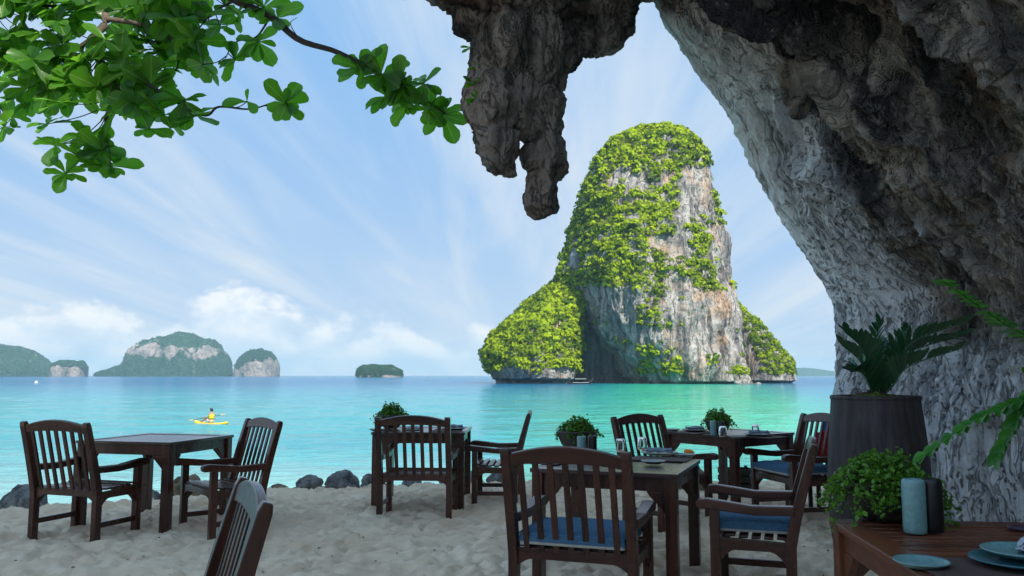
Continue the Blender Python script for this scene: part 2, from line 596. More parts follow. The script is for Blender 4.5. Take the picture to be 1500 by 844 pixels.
ROCK_CLIFF = make_rock('cliff_rock', (0.80, 0.82, 0.83), (0.36, 0.37, 0.38), (0.56, 0.52, 0.46), 1.0, (1, 1, 0.30), 0.75, 0.35, 1.0, 0.14, 'pale', -0.05)
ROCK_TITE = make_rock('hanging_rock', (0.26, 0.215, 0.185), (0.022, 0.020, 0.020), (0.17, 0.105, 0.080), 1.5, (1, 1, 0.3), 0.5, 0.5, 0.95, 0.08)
ROCK_ISLE = make_rock('island_rock', (0.47, 0.44, 0.40), (0.15, 0.145, 0.145), (0.50, 0.29, 0.15), 0.16, (1, 1, 0.13), 0.4, 0.55, 1.0, 1.6)
ROCK_SHADE = make_rock('island_cave_shade', (0.26, 0.25, 0.245), (0.10, 0.105, 0.11), (0.30, 0.20, 0.12), 0.11, (1, 1, 0.10), 0.25, 0.2, 0.9, 1.2)  # darker copy of the island rock; the recess's shade is in its colour
BOULDER = make_rock('boulder_rock', (0.27, 0.275, 0.275), (0.085, 0.09, 0.095), (0.16, 0.13, 0.095), 4.0, (1, 1, 0.6), 0.3, 0.3, 0.7, 0.03)
BOULDER_TAN = make_rock('boulder_tan_rock', (0.30, 0.235, 0.15), (0.12, 0.095, 0.065), (0.34, 0.22, 0.10), 4.0, (1, 1, 0.6), 0.3, 0.6, 0.7, 0.03)


def make_far(name, rock_col=(0.40, 0.34, 0.30), sc=0.02):  # base tone of the bare pinkish limestone
    """far island: jungle where it is not too steep, bare limestone where it is"""
    m, t = mat(name)
    nrm = t.n('ShaderNodeSeparateXYZ', ins={0: t.geo.outputs['True Normal']}).outputs[2]
    v = t.mapping(t.pos, scale=(sc, sc, sc * 0.35))
    a = t.noise(v, 2.0, 6, 0.65)
    b = t.noise(t.mapping(t.pos, scale=(sc, sc, sc)), 6.0, 5, 0.7)
    rock = t.mix(t.step(a, 0.42, 0.62), rock_col, (0.20, 0.18, 0.17))
    green = t.mix(t.step(b, 0.35, 0.65), (0.020, 0.062, 0.040), (0.055, 0.125, 0.060))  # greens shifted bluish: part of the haze is put into the colour
    at_ = t.n('ShaderNodeAttribute', attribute_name='bare').outputs['Fac']
    f = t.step(t.math('ADD', at_, t.math('MULTIPLY', t.math('SUBTRACT', b, 0.5), 0.7)), 0.40, 0.56)
    setp(t, col=t.mix(f, green, rock), rough=0.95, spec=0.1, normal=t.bump(b, 0.9, 12))
    return m
FAR_ISLE = make_far('far_island')


def make_leaf(name, a, b, trans=0.45, rough=0.45, spec=0.4, tcol=None, useattr=True, bent=False, veins=False):
    m, t = mat(name)
    if useattr:
        f = t.n('ShaderNodeAttribute', attribute_name='tint').outputs['Fac']
    else:
        f = rnd(t)
    n = t.noise(t.pos, 0.4 if not useattr else 3.0, 3)
    col = t.mix(t.math('ADD', t.math('MULTIPLY', f, 0.8), t.math('MULTIPLY', n, 0.2)), a, b)
    if veins:
        lx = t.n('ShaderNodeSeparateXYZ', ins={0: t.co}).outputs
        ax_ = t.math('ABSOLUTE', lx[0])
        rib = t.step(ax_, 0.030, 0.008)
        wv_n = t.math('ABSOLUTE', t.math('SINE', t.math('MULTIPLY', t.math('SUBTRACT', lx[1], t.math('MULTIPLY', ax_, 0.9)), 26.0)))
        side = t.step(wv_n, 0.16, 0.03)
        old = t.step(t.noise(t.co, 5.0, 4, 0.7), 0.66, 0.78)
        col = t.mix(t.math('MULTIPLY', old, 0.7), col, (0.16, 0.12, 0.02))
        col = t.mix(t.math('MAXIMUM', t.math('MULTIPLY', rib, 0.75), t.math('MULTIPLY', side, 0.35)), col, (0.24, 0.40, 0.09))
        t.link(t.bump(t.math('ADD', rib, side), 0.4, 0.02), t.P.inputs['Normal'])
    setp(t, col=col, rough=rough, spec=spec)
    tr = t.n('ShaderNodeBsdfTranslucent')
    if bent:
        # leaves of a clump take part of their shading from the round of the clump
        an = t.n('ShaderNodeAttribute', attribute_name='clump')
        sm = t.n('ShaderNodeVectorMath', operation='MULTIPLY_ADD', ins={0: an.outputs['Vector'], 1: (1.3, 1.3, 1.3), 2: t.geo.outputs['Normal']})
        nv = t.n('ShaderNodeVectorMath', operation='NORMALIZE', ins={0: sm.outputs[0]})
        t.link(nv.outputs[0], t.P.inputs['Normal'])
    tc_ = t.mix(0.5, col, tcol) if tcol else col
    t.link(tc_, tr.inputs[0])
    ms = t.n('ShaderNodeMixShader')
    ms.inputs[0].default_value = trans
    t.link(t.P.outputs[0], ms.inputs[1])
    t.link(tr.outputs[0], ms.inputs[2])
    t.link(ms.outputs[0], t.out.inputs[0])
    return m


ISLE_GREEN = make_leaf('island_foliage', (0.026, 0.080, 0.010), (0.36, 0.47, 0.010), 0.22, 0.7, 0.12, bent=True)
LEAF = make_leaf('tree_leaf', (0.014, 0.085, 0.010), (0.10, 0.29, 0.018), 0.60, 0.32, 0.5, (0.26, 0.62, 0.03), False, veins=True)
SMALL_LEAF = make_leaf('herb_leaf', (0.022, 0.10, 0.014), (0.16, 0.36, 0.03), 0.35, 0.4, 0.4)
LEAF_M = make_leaf('tree_leaf_mass', (0.014, 0.085, 0.010), (0.10, 0.29, 0.018), 0.60, 0.32, 0.5, (0.26, 0.62, 0.03), True)
FROND = make_leaf('frond_leaf', (0.016, 0.065, 0.028), (0.042, 0.13, 0.048), 0.2, 0.25, 0.6)
FERN = make_leaf('fern_leaf', (0.030, 0.17, 0.02), (0.11, 0.38, 0.04), 0.45, 0.25, 0.6)


def plain(name, col, rough=0.5, spec=0.5, var=0.0, nscale=20, bump=0.0, **kw):
    m, t = mat(name)
    n = t.noise(t.co, nscale, 5, 0.65)
    c = t.mix(t.step(n, 0.3, 0.7), tuple(x * (1 - var) for x in col), tuple(min(1, x * (1 + var)) for x in col))
    setp(t, col=c, rough=rough, spec=spec, **kw)
    if bump:
        setp(t, normal=t.bump(n, bump, 0.004))
    return m


BARK = plain('bark', (0.115, 0.088, 0.070), 0.9, 0.2, 0.4, 30, 0.6)
TWIG = plain('dark_twig', (0.05, 0.04, 0.035), 0.9, 0.2, 0.3, 30)
CUSHION_B = plain('cushion_blue', (0.065, 0.150, 0.250), 0.85, 0.2, 0.15, 60, 0.3)
CUSHION_W = plain('cushion_underside', (0.45, 0.43, 0.38), 0.9, 0.2, 0.1)
CELADON = plain('celadon_glaze', (0.165, 0.31, 0.315), 0.22, 0.5, 0.14, 60, 0.05)
CELADON_D = plain('teal_glaze', (0.045, 0.145, 0.185), 0.20, 0.5, 0.16, 40)
CERAMIC_G = plain('grey_ceramic', (0.22, 0.25, 0.24), 0.3, 0.5, 0.1)
DARKPOT = plain('dark_pot', (0.030, 0.028, 0.028), 0.4, 0.5, 0.2)
BLACKSH = plain('black_ceramic', (0.010, 0.010, 0.012), 0.3, 0.5, 0.2)
NAPKIN = plain('napkin_linen', (0.23, 0.28, 0.34), 0.9, 0.2, 0.08, 80, 0.3)
NAPKIN_P = plain('napkin_pale', (0.42, 0.46, 0.52), 0.9, 0.2, 0.08, 80, 0.3)
SOIL = plain('soil', (0.10, 0.055, 0.030), 0.95, 0.1, 0.5, 60, 0.8)
YELLOW = plain('yellow_plastic', (0.78, 0.52, 0.012), 0.35, 0.5, 0.05)
VEST = plain('vest_yellow', (0.70, 0.62, 0.03), 0.7, 0.3, 0.05)
SKIN = plain('skin', (0.42, 0.24, 0.16), 0.6, 0.3, 0.05)
HAIR = plain('hair', (0.012, 0.010, 0.009), 0.5, 0.4, 0.1)
CLOTH_W = plain('white_shorts', (0.5, 0.45, 0.42), 0.8, 0.2, 0.05)
ORANGE = plain('orange_cloth', (0.80, 0.24, 0.01), 0.7, 0.3, 0.15)
REDC = plain('red_cloth', (0.55, 0.02, 0.03), 0.8, 0.2, 0.15)
BLUEC = plain('blue_cloth', (0.03, 0.13, 0.40), 0.8, 0.2, 0.15)
WHITEC = plain('white_paint', (0.75, 0.75, 0.74), 0.5, 0.4, 0.05)
HULL = plain('boat_hull', (0.035, 0.028, 0.024), 0.6, 0.3, 0.2)
BASKET = plain('basket_dark', (0.022, 0.018, 0.016), 0.7, 0.3, 0.3)

m, t = mat('clear_glass')
setp(t, col=(1, 1, 1), rough=0.0, trans=1.0, ior=1.45)
GLASS = m

m, t = mat('woven_mat')
wv = t.n('ShaderNodeTexWave', wave_type='BANDS', bands_direction='X', ins={'Vector': t.co, 'Scale': 42.0, 'Distortion': 0.6})
wv2 = t.n('ShaderNodeTexWave', wave_type='BANDS', bands_direction='Y', ins={'Vector': t.co, 'Scale': 42.0, 'Distortion': 0.6})
f = t.math('MULTIPLY', wv.outputs['Fac'], wv2.outputs['Fac'])
setp(t, col=t.mix(f, (0.050, 0.030, 0.026), (0.16, 0.105, 0.085)), rough=0.7, normal=t.bump(f, 0.6, 0.004))
MATW = m

m, t = mat('barrel_wood')
g = t.noise(t.mapping(t.co, scale=(1, 1, 0.06)), 22, 6, 0.62, 0.3)
g2 = t.noise(t.mapping(t.co, scale=(1, 1, 0.4)), 3.5, 4, 0.6)
col = t.mix(t.step(g, 0.3, 0.7), (0.022, 0.016, 0.017), (0.066, 0.052, 0.053))
col = t.mix(t.math('MULTIPLY', t.step(g2, 0.45, 0.7), 0.6), col, (0.022, 0.017, 0.017))
setp(t, col=col, rough=0.62, spec=0.4, normal=t.bump(g, 0.3, 0.005))
BARREL = m

# ---------------------------------------------------------------- setting: sea, sand
rng = np.random.default_rng(7)
SEA_Z = -1.7

# sea: one sheet out to the horizon, with real waves on its near part
ang = np.concatenate([np.linspace(-np.pi, -0.72, 50, endpoint=False), np.linspace(-0.72, 0.72, 420), np.linspace(0.72, np.pi, 51)[1:-1]])
rad_ = np.concatenate([np.linspace(9, 60, 260, endpoint=False), 60 * (9000 / 60) ** (np.linspace(0, 1, 210) ** 1.15)])
A_, R_ = np.meshgrid(ang, rad_, indexing='ij')
X, Y = np.sin(A_) * R_, np.cos(A_) * R_
PP = np.stack([X * 0.55, Y, 0 * X], -1).reshape(-1, 3)
wv_ = 0.055 * fbm(PP * 0.9, 3, seed=3) + 0.10 * fbm(PP * 0.28, 2, seed=5)
wv_ = wv_.reshape(X.shape) * smooth(R_, 420, 60)
V = np.stack([X, Y, SEA_Z + wv_], -1).reshape(-1, 3)
o = obj('sea', np_mesh('sea', V, grid_faces(len(ang), len(rad_), True)), SEA)
tag(o, kind='structure')

# sand: trodden, falling to the sea beyond the line of boulders
def edge_y(x):
    return np.interp(x, [-30, -8, -5.2, -3.4, -2.4, 0, 3, 8, 40], [3.5, 6.6, 8.35, 9.35, 9.9, 10.25, 10.4, 10.2, 11])

def sand_z(x, y, fine=True):
    x = np.asarray(x, float)
    y = np.asarray(y, float)
    P = np.stack([x, y, 0 * x], -1).reshape(-1, 3)
    z = 0.035 * fbm(P * 1.3, 3, seed=21)
    z = z.reshape(x.shape)
    if fine:
        Q = P * np.array([1.0, 1.25, 1])
        W = Q + 0.10 * np.stack([fbm(Q * 3, 2, seed=4), fbm(Q * 3, 2, seed=9), 0 * Q[:, 0]], -1)
        d = np.abs(vnoise(W * 6.2, 31))                      # trodden pits and crests
        e = np.abs(vnoise(W * 11.0, 33))
        z = z + ((0.072 * (np.sqrt(d + 0.01)) - 0.040 * np.sqrt(e + 0.01) - 0.018) + 0.020 * fbm(W * 14, 3, seed=35, ridged=True)).reshape(x.shape)
    drop = y - edge_y(x)
    z = z - 0.02 * smooth(drop, -1.2, 0) - 0.48 * np.maximum(drop, 0) + 0.10 * (1 - np.exp(-np.maximum(drop, 0) * 4)) * 0
    return np.maximum(z, -3.2)

gx = np.concatenate([np.linspace(-60, -7, 40, endpoint=False), np.linspace(-7, 5, 430), np.linspace(5, 60, 41)[1:]])
gy = np.concatenate([np.linspace(-14, 1.8, 40, endpoint=False), np.linspace(1.8, 11, 380), np.linspace(11, 24, 31)[1:]])
X, Y = np.meshgrid(gx, gy, indexing='ij')
V = np.stack([X, Y, sand_z(X, Y)], -1).reshape(-1, 3)
o = obj('sand', np_mesh('sand', V, grid_faces(len(gx), len(gy))), SAND)
tag(o, kind='structure')

# ---------------------------------------------------------------- the overhanging cliff
rim = np.array([(3.25, 8.3, -0.9), (3.24, 8.3, .96), (3.29, 8.3, 1.51), (3.31, 8.4, 2.07), (3.19, 8.5, 2.37), (2.92, 8.6, 2.9), (2.61, 8.6, 3.49),
                (2.27, 8.5, 4.14), (1.87, 8.3, 4.59), (1.62, 8.05, 4.80), (1.38, 7.8, 5.12), (.9, 7.6, 5.5), (.2, 7.4, 5.55), (-.5, 7.3, 5.3),
                (-1.0, 7.3, 5.14), (-1.6, 6.9, 5.7), (-1.95, 6.7, 6.4), (-2.1, 6.7, 7.0), (-2.0, 6.6, 7.5)], float)
NR = len(rim)
secA = np.array([(4.75, 6.2, -.9), (4.75, 6.2, 1), (4.75, 6.2, 1.6), (4.7, 6.2, 2.2), (4.6, 6.3, 2.7), (4.4, 6.3, 3.2), (4.1, 6.3, 3.8), (3.6, 6.3, 4.4),
                 (3.0, 6.3, 4.85), (2.45, 6.4, 5.1), (1.95, 6.5, 5.35), (1.15, 6.55, 5.6), (.25, 6.5, 5.7), (-.5, 6.5, 5.6), (-1, 6.5, 5.5), (-1.5, 6.4, 5.9),
                 (-1.85, 6.3, 6.5), (-2.0, 6.35, 7.1), (-1.9, 6.4, 7.6)], float)
secB = secA + np.array([0, -0.55, 0.5])
secB[:9] = [(6, 3, -.9), (6, 3, 1), (6, 3, 1.8), (6, 3, 2.6), (5.9, 3, 3.3), (5.8, 3.2, 4.2), (5.2, 3.6, 5.2), (4.2, 4.2, 5.9), (3.3, 4.5, 6.1)]
secB[15:] = secA[15:] + np.array([0.1, -0.4, 0.1])
secC = secB + np.array([0, -0.5, 3.2])
secC[:9] = [(7.2, -3, -.9), (7.2, -3, 1), (7.2, -3, 2), (7.2, -3, 3), (7.2, -2, 4.2), (7.2, -1, 5.5), (6.8, 1, 6.8), (5.2, 3.8, 7.2), (3.6, 5.2, 7.4)]
secC[9:, 2] = 7.4
secC[9:, 1] = 6.1
secD = secC + np.array([0, 0.5, 0.5])
secD[:9] = [(9, -12, -.9), (9, -12, 1), (9, -12, 2), (9.5, -12, 3), (10, -12, 4), (10, -11, 5.5), (9, -1, 7), (6.3, 3.4, 7.5), (3.9, 5.4, 7.8)]
def outer(d, dy):
    out = []
    for i, p in enumerate(rim):
        k = np.clip((i - 3) / 8, 0, 1)
        n = np.array([math.cos(R(88) * k), 0.0, math.sin(R(88) * k)])
        out.append(p + n * d + np.array([0, dy, 0]))
    return np.array(out)
o1 = outer(0.55, 0.45)
o1[16:] = rim[16:] + np.array([0.1, 0.4, 0.1])
o2 = outer(2.4, 0.4)
o2[9:, 2] = np.minimum(o2[9:, 2], 7.3)
o2[16:] = rim[16:] + np.array([0.5, 0.5, 0.2])
o3 = o2.copy()
o3[9:] = np.stack([rim[9:, 0], np.full(NR - 9, 7.0), np.full(NR - 9, 7.8)], -1)
o3[:9] = [(15, 9.4, -.9), (15, 9.4, 1.2), (15, 9.4, 2.2), (14, 9.2, 3.4), (12, 9, 4.8), (10, 8.6, 6), (8, 8.2, 7), (5.5, 7.8, 7.6), (3.4, 7.4, 7.8)]
o4 = secD.copy()
o4[:9] = [(40, 7, -.9), (40, 7, 3), (38, 7, 4.5), (34, 6, 6), (28, 5, 7), (22, 4, 7.6), (15, 3, 8), (8, 4, 8.2), (4.2, 5.8, 8.2)]
o5 = o4.copy()
o5[:9] += np.array([0, -5, 1])
o5[:6] = [(40, -12, -.9), (40, -12, 3), (38, -12, 4.5), (34, -12, 6), (28, -12, 7), (22, -11, 7.6)]
stations = [o5, o4, o3, o2, o1, rim, secA, secB, secC, secD]
segs = [5, 20, 20, 16, 30, 300, 90, 26, 20]
useg = [24, 40, 40, 40, 44, 48, 48, 48, 44, 36, 34, 26, 22, 18, 16, 12, 10, 10]
def dens(stn):
    Pm = np.array(stn)
    out = []
    for i in range(NR - 1):
        f = np.arange(useg[i]) / useg[i]
        t_ = i + f
        out.append(t_)
    t_ = np.concatenate(out + [[NR - 1]])
    i = np.clip(np.floor(t_).astype(int), 0, NR - 2)
    f = (t_ - i)[:, None]
    g = lambda k: Pm[np.clip(k, 0, NR - 1)]
    p0, p1, p2, p3 = g(i - 1), g(i), g(i + 1), g(i + 2)
    lin = p1 + (p2 - p1) * f
    cr = 0.5 * (2 * p1 + (p2 - p0) * f + (2 * p0 - 5 * p1 + 4 * p2 - p3) * f ** 2 + (3 * p1 - p0 - 3 * p2 + p3) * f ** 3)
    return 0.5 * lin + 0.5 * cr
S = [dens(s) for s in stations]
rows = []
vpar = []
for k in range(len(S) - 1):
    for j in range(segs[k]):
        f = j / segs[k]
        rows.append(S[k] * (1 - f) + S[k + 1] * f)
        vpar.append(k + f)
rows.append(S[-1])
vpar.append(len(S) - 1)
G = np.stack(rows, 1)                     # (nu, nv, 3)
vpar = np.array(vpar)
base = G.copy()
for it in range(60):                      # round the edges between the stations
    G[:, 1:-1] = 0.5 * G[:, 1:-1] + 0.25 * (G[:, :-2] + G[:, 2:])
kk_ = int(np.searchsorted(vpar, 5.15))
G[:, :kk_] = np.where((vpar[:kk_] > 4.0)[None, :, None], 0.45 * base[:, :kk_] + 0.55 * G[:, :kk_], G[:, :kk_])
Nn = grid_normals(G)
inward = np.array([0.0, 0, 2.0]) - G
inward[..., 1] = np.clip(3.0 - G[..., 1], -6, 0)
sgn = np.sign((Nn * inward).sum(-1, keepdims=True))
inner = (vpar >= 5.0)[None, :, None]
Nin = Nn * np.where(sgn == 0, 1, sgn)     # points into the cave
# folds that run along the arch
uu = np.concatenate([[0], np.cumsum(np.linalg.norm(np.diff(S[5], axis=0), axis=1))])
vv = np.concatenate([[0], np.cumsum(np.linalg.norm(np.diff(G[260], axis=0), axis=1))])
UU, VV = np.meshgrid(uu, vv, indexing='ij')
flat = G.reshape(-1, 3)
warp = fbm(flat * 0.9, 3, seed=61).reshape(UU.shape)
FP = np.stack([UU * 0.36 + 0.35 * warp, VV * 1.35 + 0.6 * warp + 0.10 * UU, 0 * UU], -1).reshape(-1, 3)
folds = fbm(FP, 4, seed=63, ridged=True, gain=0.55).reshape(UU.shape)
FP2 = np.stack([UU * 0.9 + 0.5 * warp, VV * 4.2 + 0.8 * warp, 0 * UU + 5], -1).reshape(-1, 3)
folds2 = fbm(FP2, 4, seed=66, ridged=True, gain=0.55).reshape(UU.shape)
big = fbm(flat * 0.55, 3, seed=71).reshape(UU.shape)
lump = fbm(flat * 2.2, 4, seed=73, gain=0.55).reshape(UU.shape)
lump_r = fbm(flat * 2.2 + 0.35 * np.stack([warp.ravel()] * 3, -1), 5, seed=73, gain=0.6, ridged=True).reshape(UU.shape)
grit = fbm(flat * 8.0, 4, seed=75, gain=0.65, ridged=True).reshape(UU.shape)
vin = smooth(vpar, 4.9, 5.5)[None, :]
near_rim = np.exp(-((vpar - 5.0) / 0.10) ** 2)[None, :]
FP3 = np.stack([UU * 2.4 + 1.0 * warp, VV * 9.0 + 2.0 * warp, 0 * UU + 9], -1).reshape(-1, 3)
folds3 = fbm(FP3, 4, seed=68, ridged=True, gain=0.6).reshape(UU.shape)
disp = vin * (0.60 * folds + 0.26 * big + 0.26 * folds2) + (0.3 + 0.7 * vin) * 0.11 * folds3 + 0.10 * lump_r + 0.040 * grit
disp = disp * (1 - 0.55 * near_rim)
far_out = smooth(4.2 - vpar, 0, 1.5)[None, :]
disp = disp + far_out * (0.7 * fbm(flat * 0.16, 4, seed=81).reshape(UU.shape))
# deep hollow at the right of the wall and a smaller one above it
def gauss(c, r):
    d = (G - np.array(c)) / np.array(r)
    return np.exp(-(d ** 2).sum(-1))
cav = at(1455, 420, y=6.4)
cav2 = at(1440, 180, y=6.2)
cav3 = at(1255, 60, y=7.2)
disp = disp - 0.95 * gauss(cav, (0.42, 0.9, 0.85)) - 0.5 * gauss(cav2, (0.5, 0.7, 0.22)) - 0.35 * gauss(cav3, (0.35, 0.6, 0.4))
wallpit = smooth(G[..., 2], 1.6, 0.4) * vin
disp = disp * (1 - 0.55 * wallpit)
G = G + Nin * disp[..., None]
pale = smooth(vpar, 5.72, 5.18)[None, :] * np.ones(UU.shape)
pale = np.maximum(pale, 1.0 * smooth(G[..., 2], 2.3, 1.3) * smooth(vpar, 6.4, 5.9)[None, :])  # low wall paled in the colour, standing for light from the sea side
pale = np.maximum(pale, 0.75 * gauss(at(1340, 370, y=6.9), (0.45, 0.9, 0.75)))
pale = pale * (1 - 0.75 * gauss(cav, (0.5, 1.2, 1.1)))  # shade of the deep hollow painted in by taking the pale out
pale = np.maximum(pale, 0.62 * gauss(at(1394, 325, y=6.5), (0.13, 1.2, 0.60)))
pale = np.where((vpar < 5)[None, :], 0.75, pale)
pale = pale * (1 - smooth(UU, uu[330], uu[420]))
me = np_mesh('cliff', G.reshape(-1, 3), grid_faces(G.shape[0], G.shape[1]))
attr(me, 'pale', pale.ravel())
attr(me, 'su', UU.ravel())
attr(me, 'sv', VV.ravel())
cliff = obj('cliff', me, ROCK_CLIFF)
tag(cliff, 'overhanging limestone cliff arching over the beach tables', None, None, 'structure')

# low rock behind the camera, and an unseen tall rock added inland to shade the beach
def rock_face(name, wx, wh, y_front, depth, amp, sc, seed, na_=110):
    nx_ = len(wx)
    wf = np.linspace(0, 1, na_)
    hf_ = np.minimum(wf * 1.25, 1)
    Wp = np.stack([np.repeat(wx[:, None], na_, 1), y_front - 1.5 * hf_[None] - depth * smooth(wf, 0.8, 1.0)[None] + 0 * wx[:, None], -1 + (wh[:, None] + 1) * hf_[None]], -1)
    fl = Wp.reshape(-1, 3)
    dv = (amp * fbm(fl * np.array([0.25, 0.25, 0.12]) * sc, 4, seed=seed, ridged=True) + 0.4 * amp * fbm(fl * 0.9 * sc, 4, seed=seed + 2)).reshape(nx_, na_)
    Wp[..., 1] += dv * (1 - 0.8 * smooth(wf, 0.75, 0.85)[None])
    me = np_mesh(name, Wp.reshape(-1, 3), grid_faces(nx_, na_))
    attr(me, 'pale', np.full(nx_ * na_, 0.75))
    attr(me, 'su', Wp[..., 2].ravel())
    attr(me, 'sv', Wp[..., 0].ravel())
    return obj(name, me, ROCK_CLIFF, cliff)
wx = np.linspace(-30, 40, 160)
rock_face('back_rock', wx, np.interp(wx, [-30, -8, 6, 12, 40], [2.0, 2.6, 3.6, 5.0, 5.0]), -13.0, 5, 0.6, 1.0, 131)
wx = np.linspace(12.5, 38.5, 200)
rock_face('sun_blocker', wx, np.interp(wx, [12.5, 13.2, 15.5, 17, 24.2, 25.0, 34, 36, 38, 38.5], [0, 18, 50, 56, 56, 66, 66, 52, 20, 0]), -40.0, 14, 1.4, 0.6, 141)  # added sun block; top stepped to sun the leaves, shade the hanging rock

# hanging rock in the mouth of the overhang
k = 7.6 / 1196
def blob(px, py, rx, rz, y=7.6, ry=None, tilt=0.0):
    return (at(px, py, y=y), (rx * k, (ry if ry else (rx + rz) / 2) * k, rz * k), (0, R(tilt), 0))
tite = [blob(690, -20, 80, 36, 7.5, 65, 20), blob(760, -5, 88, 55, 7.5, 75), blob(850, -14, 84, 52, 7.6, 70), blob(903, 12, 20, 44, 7.7, 40, 14),
        blob(880, 32, 30, 40, 7.7, 42, 10), blob(930, -24, 36, 20, 7.75, 40),
        blob(735, 70, 40, 58, 7.4, 55, 12), blob(783, 75, 46, 80, 7.6, 60), blob(826, 72, 26, 46, 7.65, 40, 28), blob(852, 50, 22, 34, 7.65, 34, 34),
        blob(722, 150, 33, 56, 7.35, 40, -6), blob(728, 205, 25, 46, 7.4, 32, -14), blob(742, 238, 11, 22, 7.42, 16, -10), blob(755, 145, 34, 60, 7.5, 42),
        blob(792, 165, 23, 56, 7.6, 36, 3), blob(800, 200, 17, 40, 7.6, 28, 0), blob(801, 232, 26, 40, 7.6, 34, 0), blob(795, 275, 20, 32, 7.6, 28, 4), blob(792, 293, 19, 19, 7.6, 24, 0),
        blob(655, -14, 34, 14, 7.45, 36, 32), blob(698, 36, 32, 19, 7.4, 36, 40), blob(700, 118, 14, 40, 7.3, 22, 4)]
V, N, Fq = remeshed(tite, 0.016)
d = 0.10 * fbm(V * np.array([3.2, 3.2, 0.9]), 4, seed=91, ridged=True) + 0.065 * fbm(V * np.array([6, 6, 3.0]), 4, seed=92, ridged=True) + 0.03 * fbm(V * 15, 4, seed=93, gain=0.6)
V = V + N * (d - 0.01)[:, None]
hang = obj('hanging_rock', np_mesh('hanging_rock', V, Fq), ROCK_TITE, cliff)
# flowstone lobes and pillars on the inner wall
k = 7.0 / 1196
flow = [blob(1165, 20, 38, 90, 7.35, 40, 0), blob(1170, 110, 30, 60, 7.3, 34, 4), blob(1140, 40, 26, 60, 7.5, 30, -10),
        blob(1075, 20, 30, 75, 7.75, 30, -25), blob(1215, 130, 24, 80, 7.1, 30, -28)]
k = 6.3 / 1196
flow2 = [blob(1388, 250, 17, 70, 6.25, 26, -3), blob(1394, 320, 21, 95, 6.2, 28, 3), blob(1402, 410, 15, 80, 6.2, 24, -3), blob(1390, 470, 24, 70, 6.25, 28, 3), blob(1372, 250, 12, 60, 6.3, 22, 4), blob(1412, 300, 11, 90, 6.3, 22, 2)]
for bl, sd_, pl in ((flow, 101, 0.12),):
    V, N, Fq = remeshed(bl, 0.02)
    d = 0.09 * fbm(V * np.array([5, 5, 1.0]), 4, seed=sd_, ridged=True) + 0.04 * fbm(V * 8, 4, seed=sd_ + 1)
    me = np_mesh('flowstone', V + N * d[:, None], Fq)
    attr(me, 'pale', np.full(len(V), pl))
    attr(me, 'su', V[:, 2])
    attr(me, 'sv', V[:, 0] + V[:, 1])
    obj('flowstone', me, ROCK_CLIFF, cliff)

# ---------------------------------------------------------------- islands
def clump_template(n, seed, flat_=0.75):
    r = np.random.default_rng(seed)
    d = r.normal(size=(n, 3))
    d /= np.linalg.norm(d, axis=1, keepdims=True)
    d[:, 2] = np.where(d[:, 2] < -0.35, -d[:, 2], d[:, 2])
    c = d * (0.62 + 0.38 * r.random((n, 1)))
    c[:, 2] *= flat_
    nrm = d + 0.5 * r.normal(size=(n, 3))
    nrm /= np.linalg.norm(nrm, axis=1, keepdims=True)
    a = np.cross(nrm, r.normal(size=(n, 3)))
    a /= np.linalg.norm(a, axis=1, keepdims=True)
    b = np.cross(nrm, a)
    s = (0.13 + 0.12 * r.random((n, 1)))
    q = np.stack([c - a * s - b * s * 0.6, c + a * s - b * s * 0.6, c + a * s * 0.7 + b * s, c - a * s * 0.7 + b * s], 1)
    return q.reshape(-1, 3), np.repeat(d, 4, 0)


def foliage(name, pts, radii, tints, parent, material, n=46, seed=0):
    T = [clump_template(n, seed + j) for j in range(6)]
    VV_, tt, nn_ = [], [], []
    r = np.random.default_rng(seed)
    for i, (p, ra) in enumerate(zip(pts, radii)):
        q, dq = T[i % 6]
        a = r.random() * 6.28
        ca, sa = math.cos(a), math.sin(a)
        nn_.append(np.stack([dq[:, 0] * ca - dq[:, 1] * sa, dq[:, 0] * sa + dq[:, 1] * ca, dq[:, 2]], -1))
        x = q[:, 0] * ca - q[:, 1] * sa
        y = q[:, 0] * sa + q[:, 1] * ca
        VV_.append(np.stack([x, y, q[:, 2]], -1) * ra + p)
        tt.append(np.clip(tints[i] + np.repeat(r.normal(0, 0.14, n), 4), 0, 1))
    V_ = np.concatenate(VV_)
    me_ = np_mesh(name, V_, np.arange(len(V_)).reshape(-1, 4), False)
    attr(me_, 'tint', np.concatenate(tt))
    ca_ = me_.attributes.new('clump', 'FLOAT_VECTOR', 'POINT')
    ca_.data.foreach_set('vector', np.ascontiguousarray(np.concatenate(nn_), np.float32).ravel())
    o_ = obj(name, me_, material, parent)
    tag(o_, kind='stuff')
    return o_


